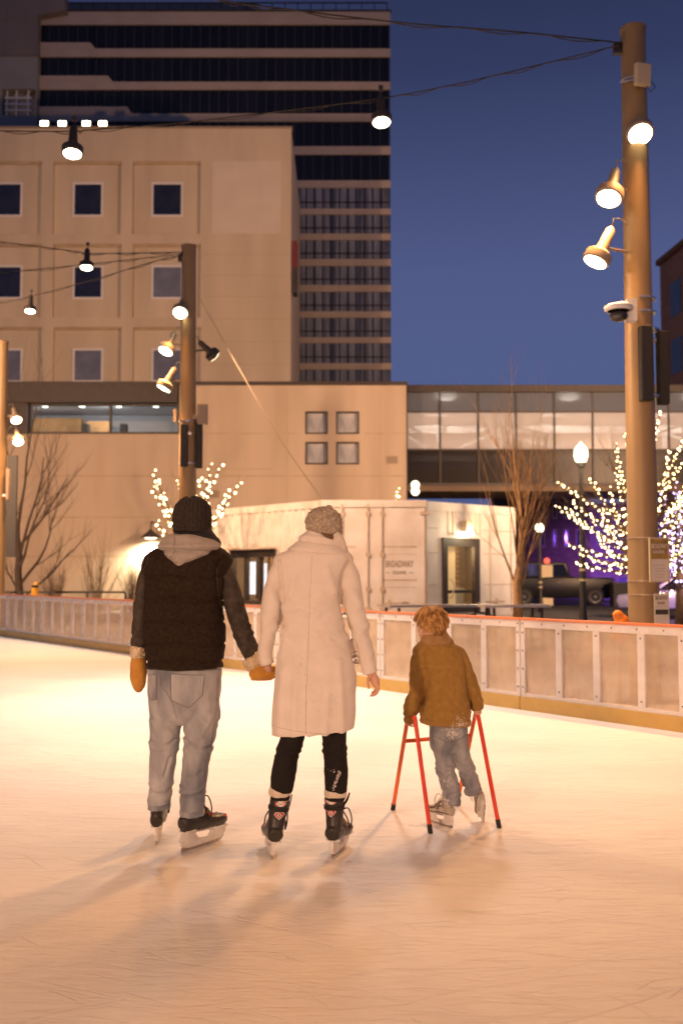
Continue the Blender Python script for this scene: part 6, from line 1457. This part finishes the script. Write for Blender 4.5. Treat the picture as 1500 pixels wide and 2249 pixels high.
s_ = specks(tj, 170, (968, 1006, 1592, 1618), Y0, .001, .0028, rg); s_.join(specks(tj, 30, (966, 996, 1690, 1720), Y0, .001, .003, rg)); s_.join(specks(tj, 50, (972, 985, 1745, 1768), Y0, .0015, .004, rg)); put('snow', s_, 'snow_mark', jn, True)['kind'] = 'stuff'
# tousled hair
rg = random.Random(12); mb = MB(); cr_ = kh + Vector((.008, -.012, .028)); rx, ry, rz = .084, .100, .086; MH = Matrix.Rotation(R(24), 3, 'Z')
mb.ball(cr_, rx * .93, ry * .93, rz * .95, 22, 14)
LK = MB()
for lock in range(240):                         # locks of hair, each a small bundle of strands
    az = rg.uniform(0, 2 * math.pi); t0 = abs(rg.gauss(.1, .75)); back = math.sin(az) < .45
    t1 = min(t0 + rg.uniform(.55, 1.1), 2.35 if back else 1.55)
    if t1 < t0 + .2: t0 = t1 - .5
    sw = rg.uniform(-.6, .6) + .3; fl_o = rg.uniform(.0, .22); wv = rg.uniform(0, 6)
    for k2 in range(10):
        da, dt, dl = rg.gauss(0, .05), rg.gauss(0, .05), rg.uniform(-.02, .03); pts = []
        for k in range(6):
            q_ = k / 5; t = t0 + dt + (t1 - t0) * q_; a = az + da * (1 - .6 * q_) / max(.25, math.sin(max(t, .1))) + sw * (t - t0) + .10 * math.sin(wv + q_ * 5); lift = 1.0 + dl + fl_o * q_ ** 2 + .035 * math.sin(q_ * 4 + wv)
            pts.append(cr_ + MH @ Vector((rx * math.sin(t) * math.cos(a) * lift, ry * math.sin(t) * math.sin(a) * lift, rz * math.cos(t) * lift - .022 * max(0, t - 1.5))))
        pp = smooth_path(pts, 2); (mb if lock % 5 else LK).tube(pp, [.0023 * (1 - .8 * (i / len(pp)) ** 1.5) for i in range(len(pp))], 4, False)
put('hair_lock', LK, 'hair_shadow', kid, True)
put('hair', mb, 'hair_blond', kid, True)
ST_K = dict(boot='boot_grey', lace='lace_white', loop=1, dots=[], panels=[((.05, .112), (.24, .098)), ((.0, .108), (.05, .112)), ((.10, .20), (.13, .13)), ((.13, .18), (.16, .13)), ((.16, .165), (.19, .12)), ((.19, .15), (.22, .115)), ((.08, .20), (.20, .125)), ((.06, .21), (.075, .15)), ((.09, .16), (.26, .11)), ((.22, .135), (.29, .12)), ((.24, .13), (.27, .10))])
skate(kid, standing(992, 1819, (930, 1800)), .74, ST_K, 5)
toe = G(1062, 1806)
skate(kid, Matrix.Translation(toe) @ Matrix.Rotation(R(84), 4, 'Z') @ Matrix.Rotation(R(42), 4, 'Y') @ Matrix.Rotation(R(-17), 4, 'X') @ Matrix.Translation(Vector((-.275 * .70, 0, -.01))), .70, ST_K, 6)

# ------------------------------------------------------------------ the child's support frame
wk = thing('skating_walker', 'red tubular skating support frame held by the child', 'skating walker', Vector((W(975, 1810, Y0).x, Y0, 0)))
def lg_(a, b_, m, name='leg'):
    mb = MB(); mb.tube([a, b_], .0125, 14); o = put(name, mb, m, wk, True, angle=40); d = (b_ - a).normalized()
    t = MB(); t.lathe([(-.045, .0145), (.006, .0145), (.007, .012)], b_, d, 14); put('rubber_foot', t, 'rubber', o, True, angle=40); return o
nl, fl_, nr = G(945, 1831), G(863, 1780), G(1096, 1819)
for q in (nl, fl_, nr): q.z = .006
fr_ = nr + (fl_ - nl); fr_.x = W(1003, 1700, fr_.y).x
tl0, tl1 = W(911, 1575, 5.93), W(893, 1592, 6.12); tr0, tr1 = W(1049, 1566, 5.98), W(1042, 1578, 6.14)
lg_(tl0, nl, 'walker_red'); lg_(tl1, fl_, 'walker_orange'); lg_(tr0, nr, 'walker_red'); lg_(tr1, fr_, 'walker_orange')
mb = MB(); mb.tube([tl0 + Vector((0, 0, -.004)), tl0.lerp(tl1, .5) + Vector((0, 0, .02)), tl1], .0125, 12); put('handle', mb, 'walker_red', wk, True, angle=40)
mb = MB(); mb.tube([tr0 + Vector((0, 0, -.004)), tr0.lerp(tr1, .5) + Vector((0, 0, .02)), tr1], .0125, 12); put('handle', mb, 'walker_red', wk, True, angle=40)
a = tl1.lerp(fl_, .19); b_ = tr1.lerp(fr_, .19)
mb = MB(); mb.tube([a, b_], .0125, 12); put('crossbar', mb, 'walker_orange', wk, True, angle=40)
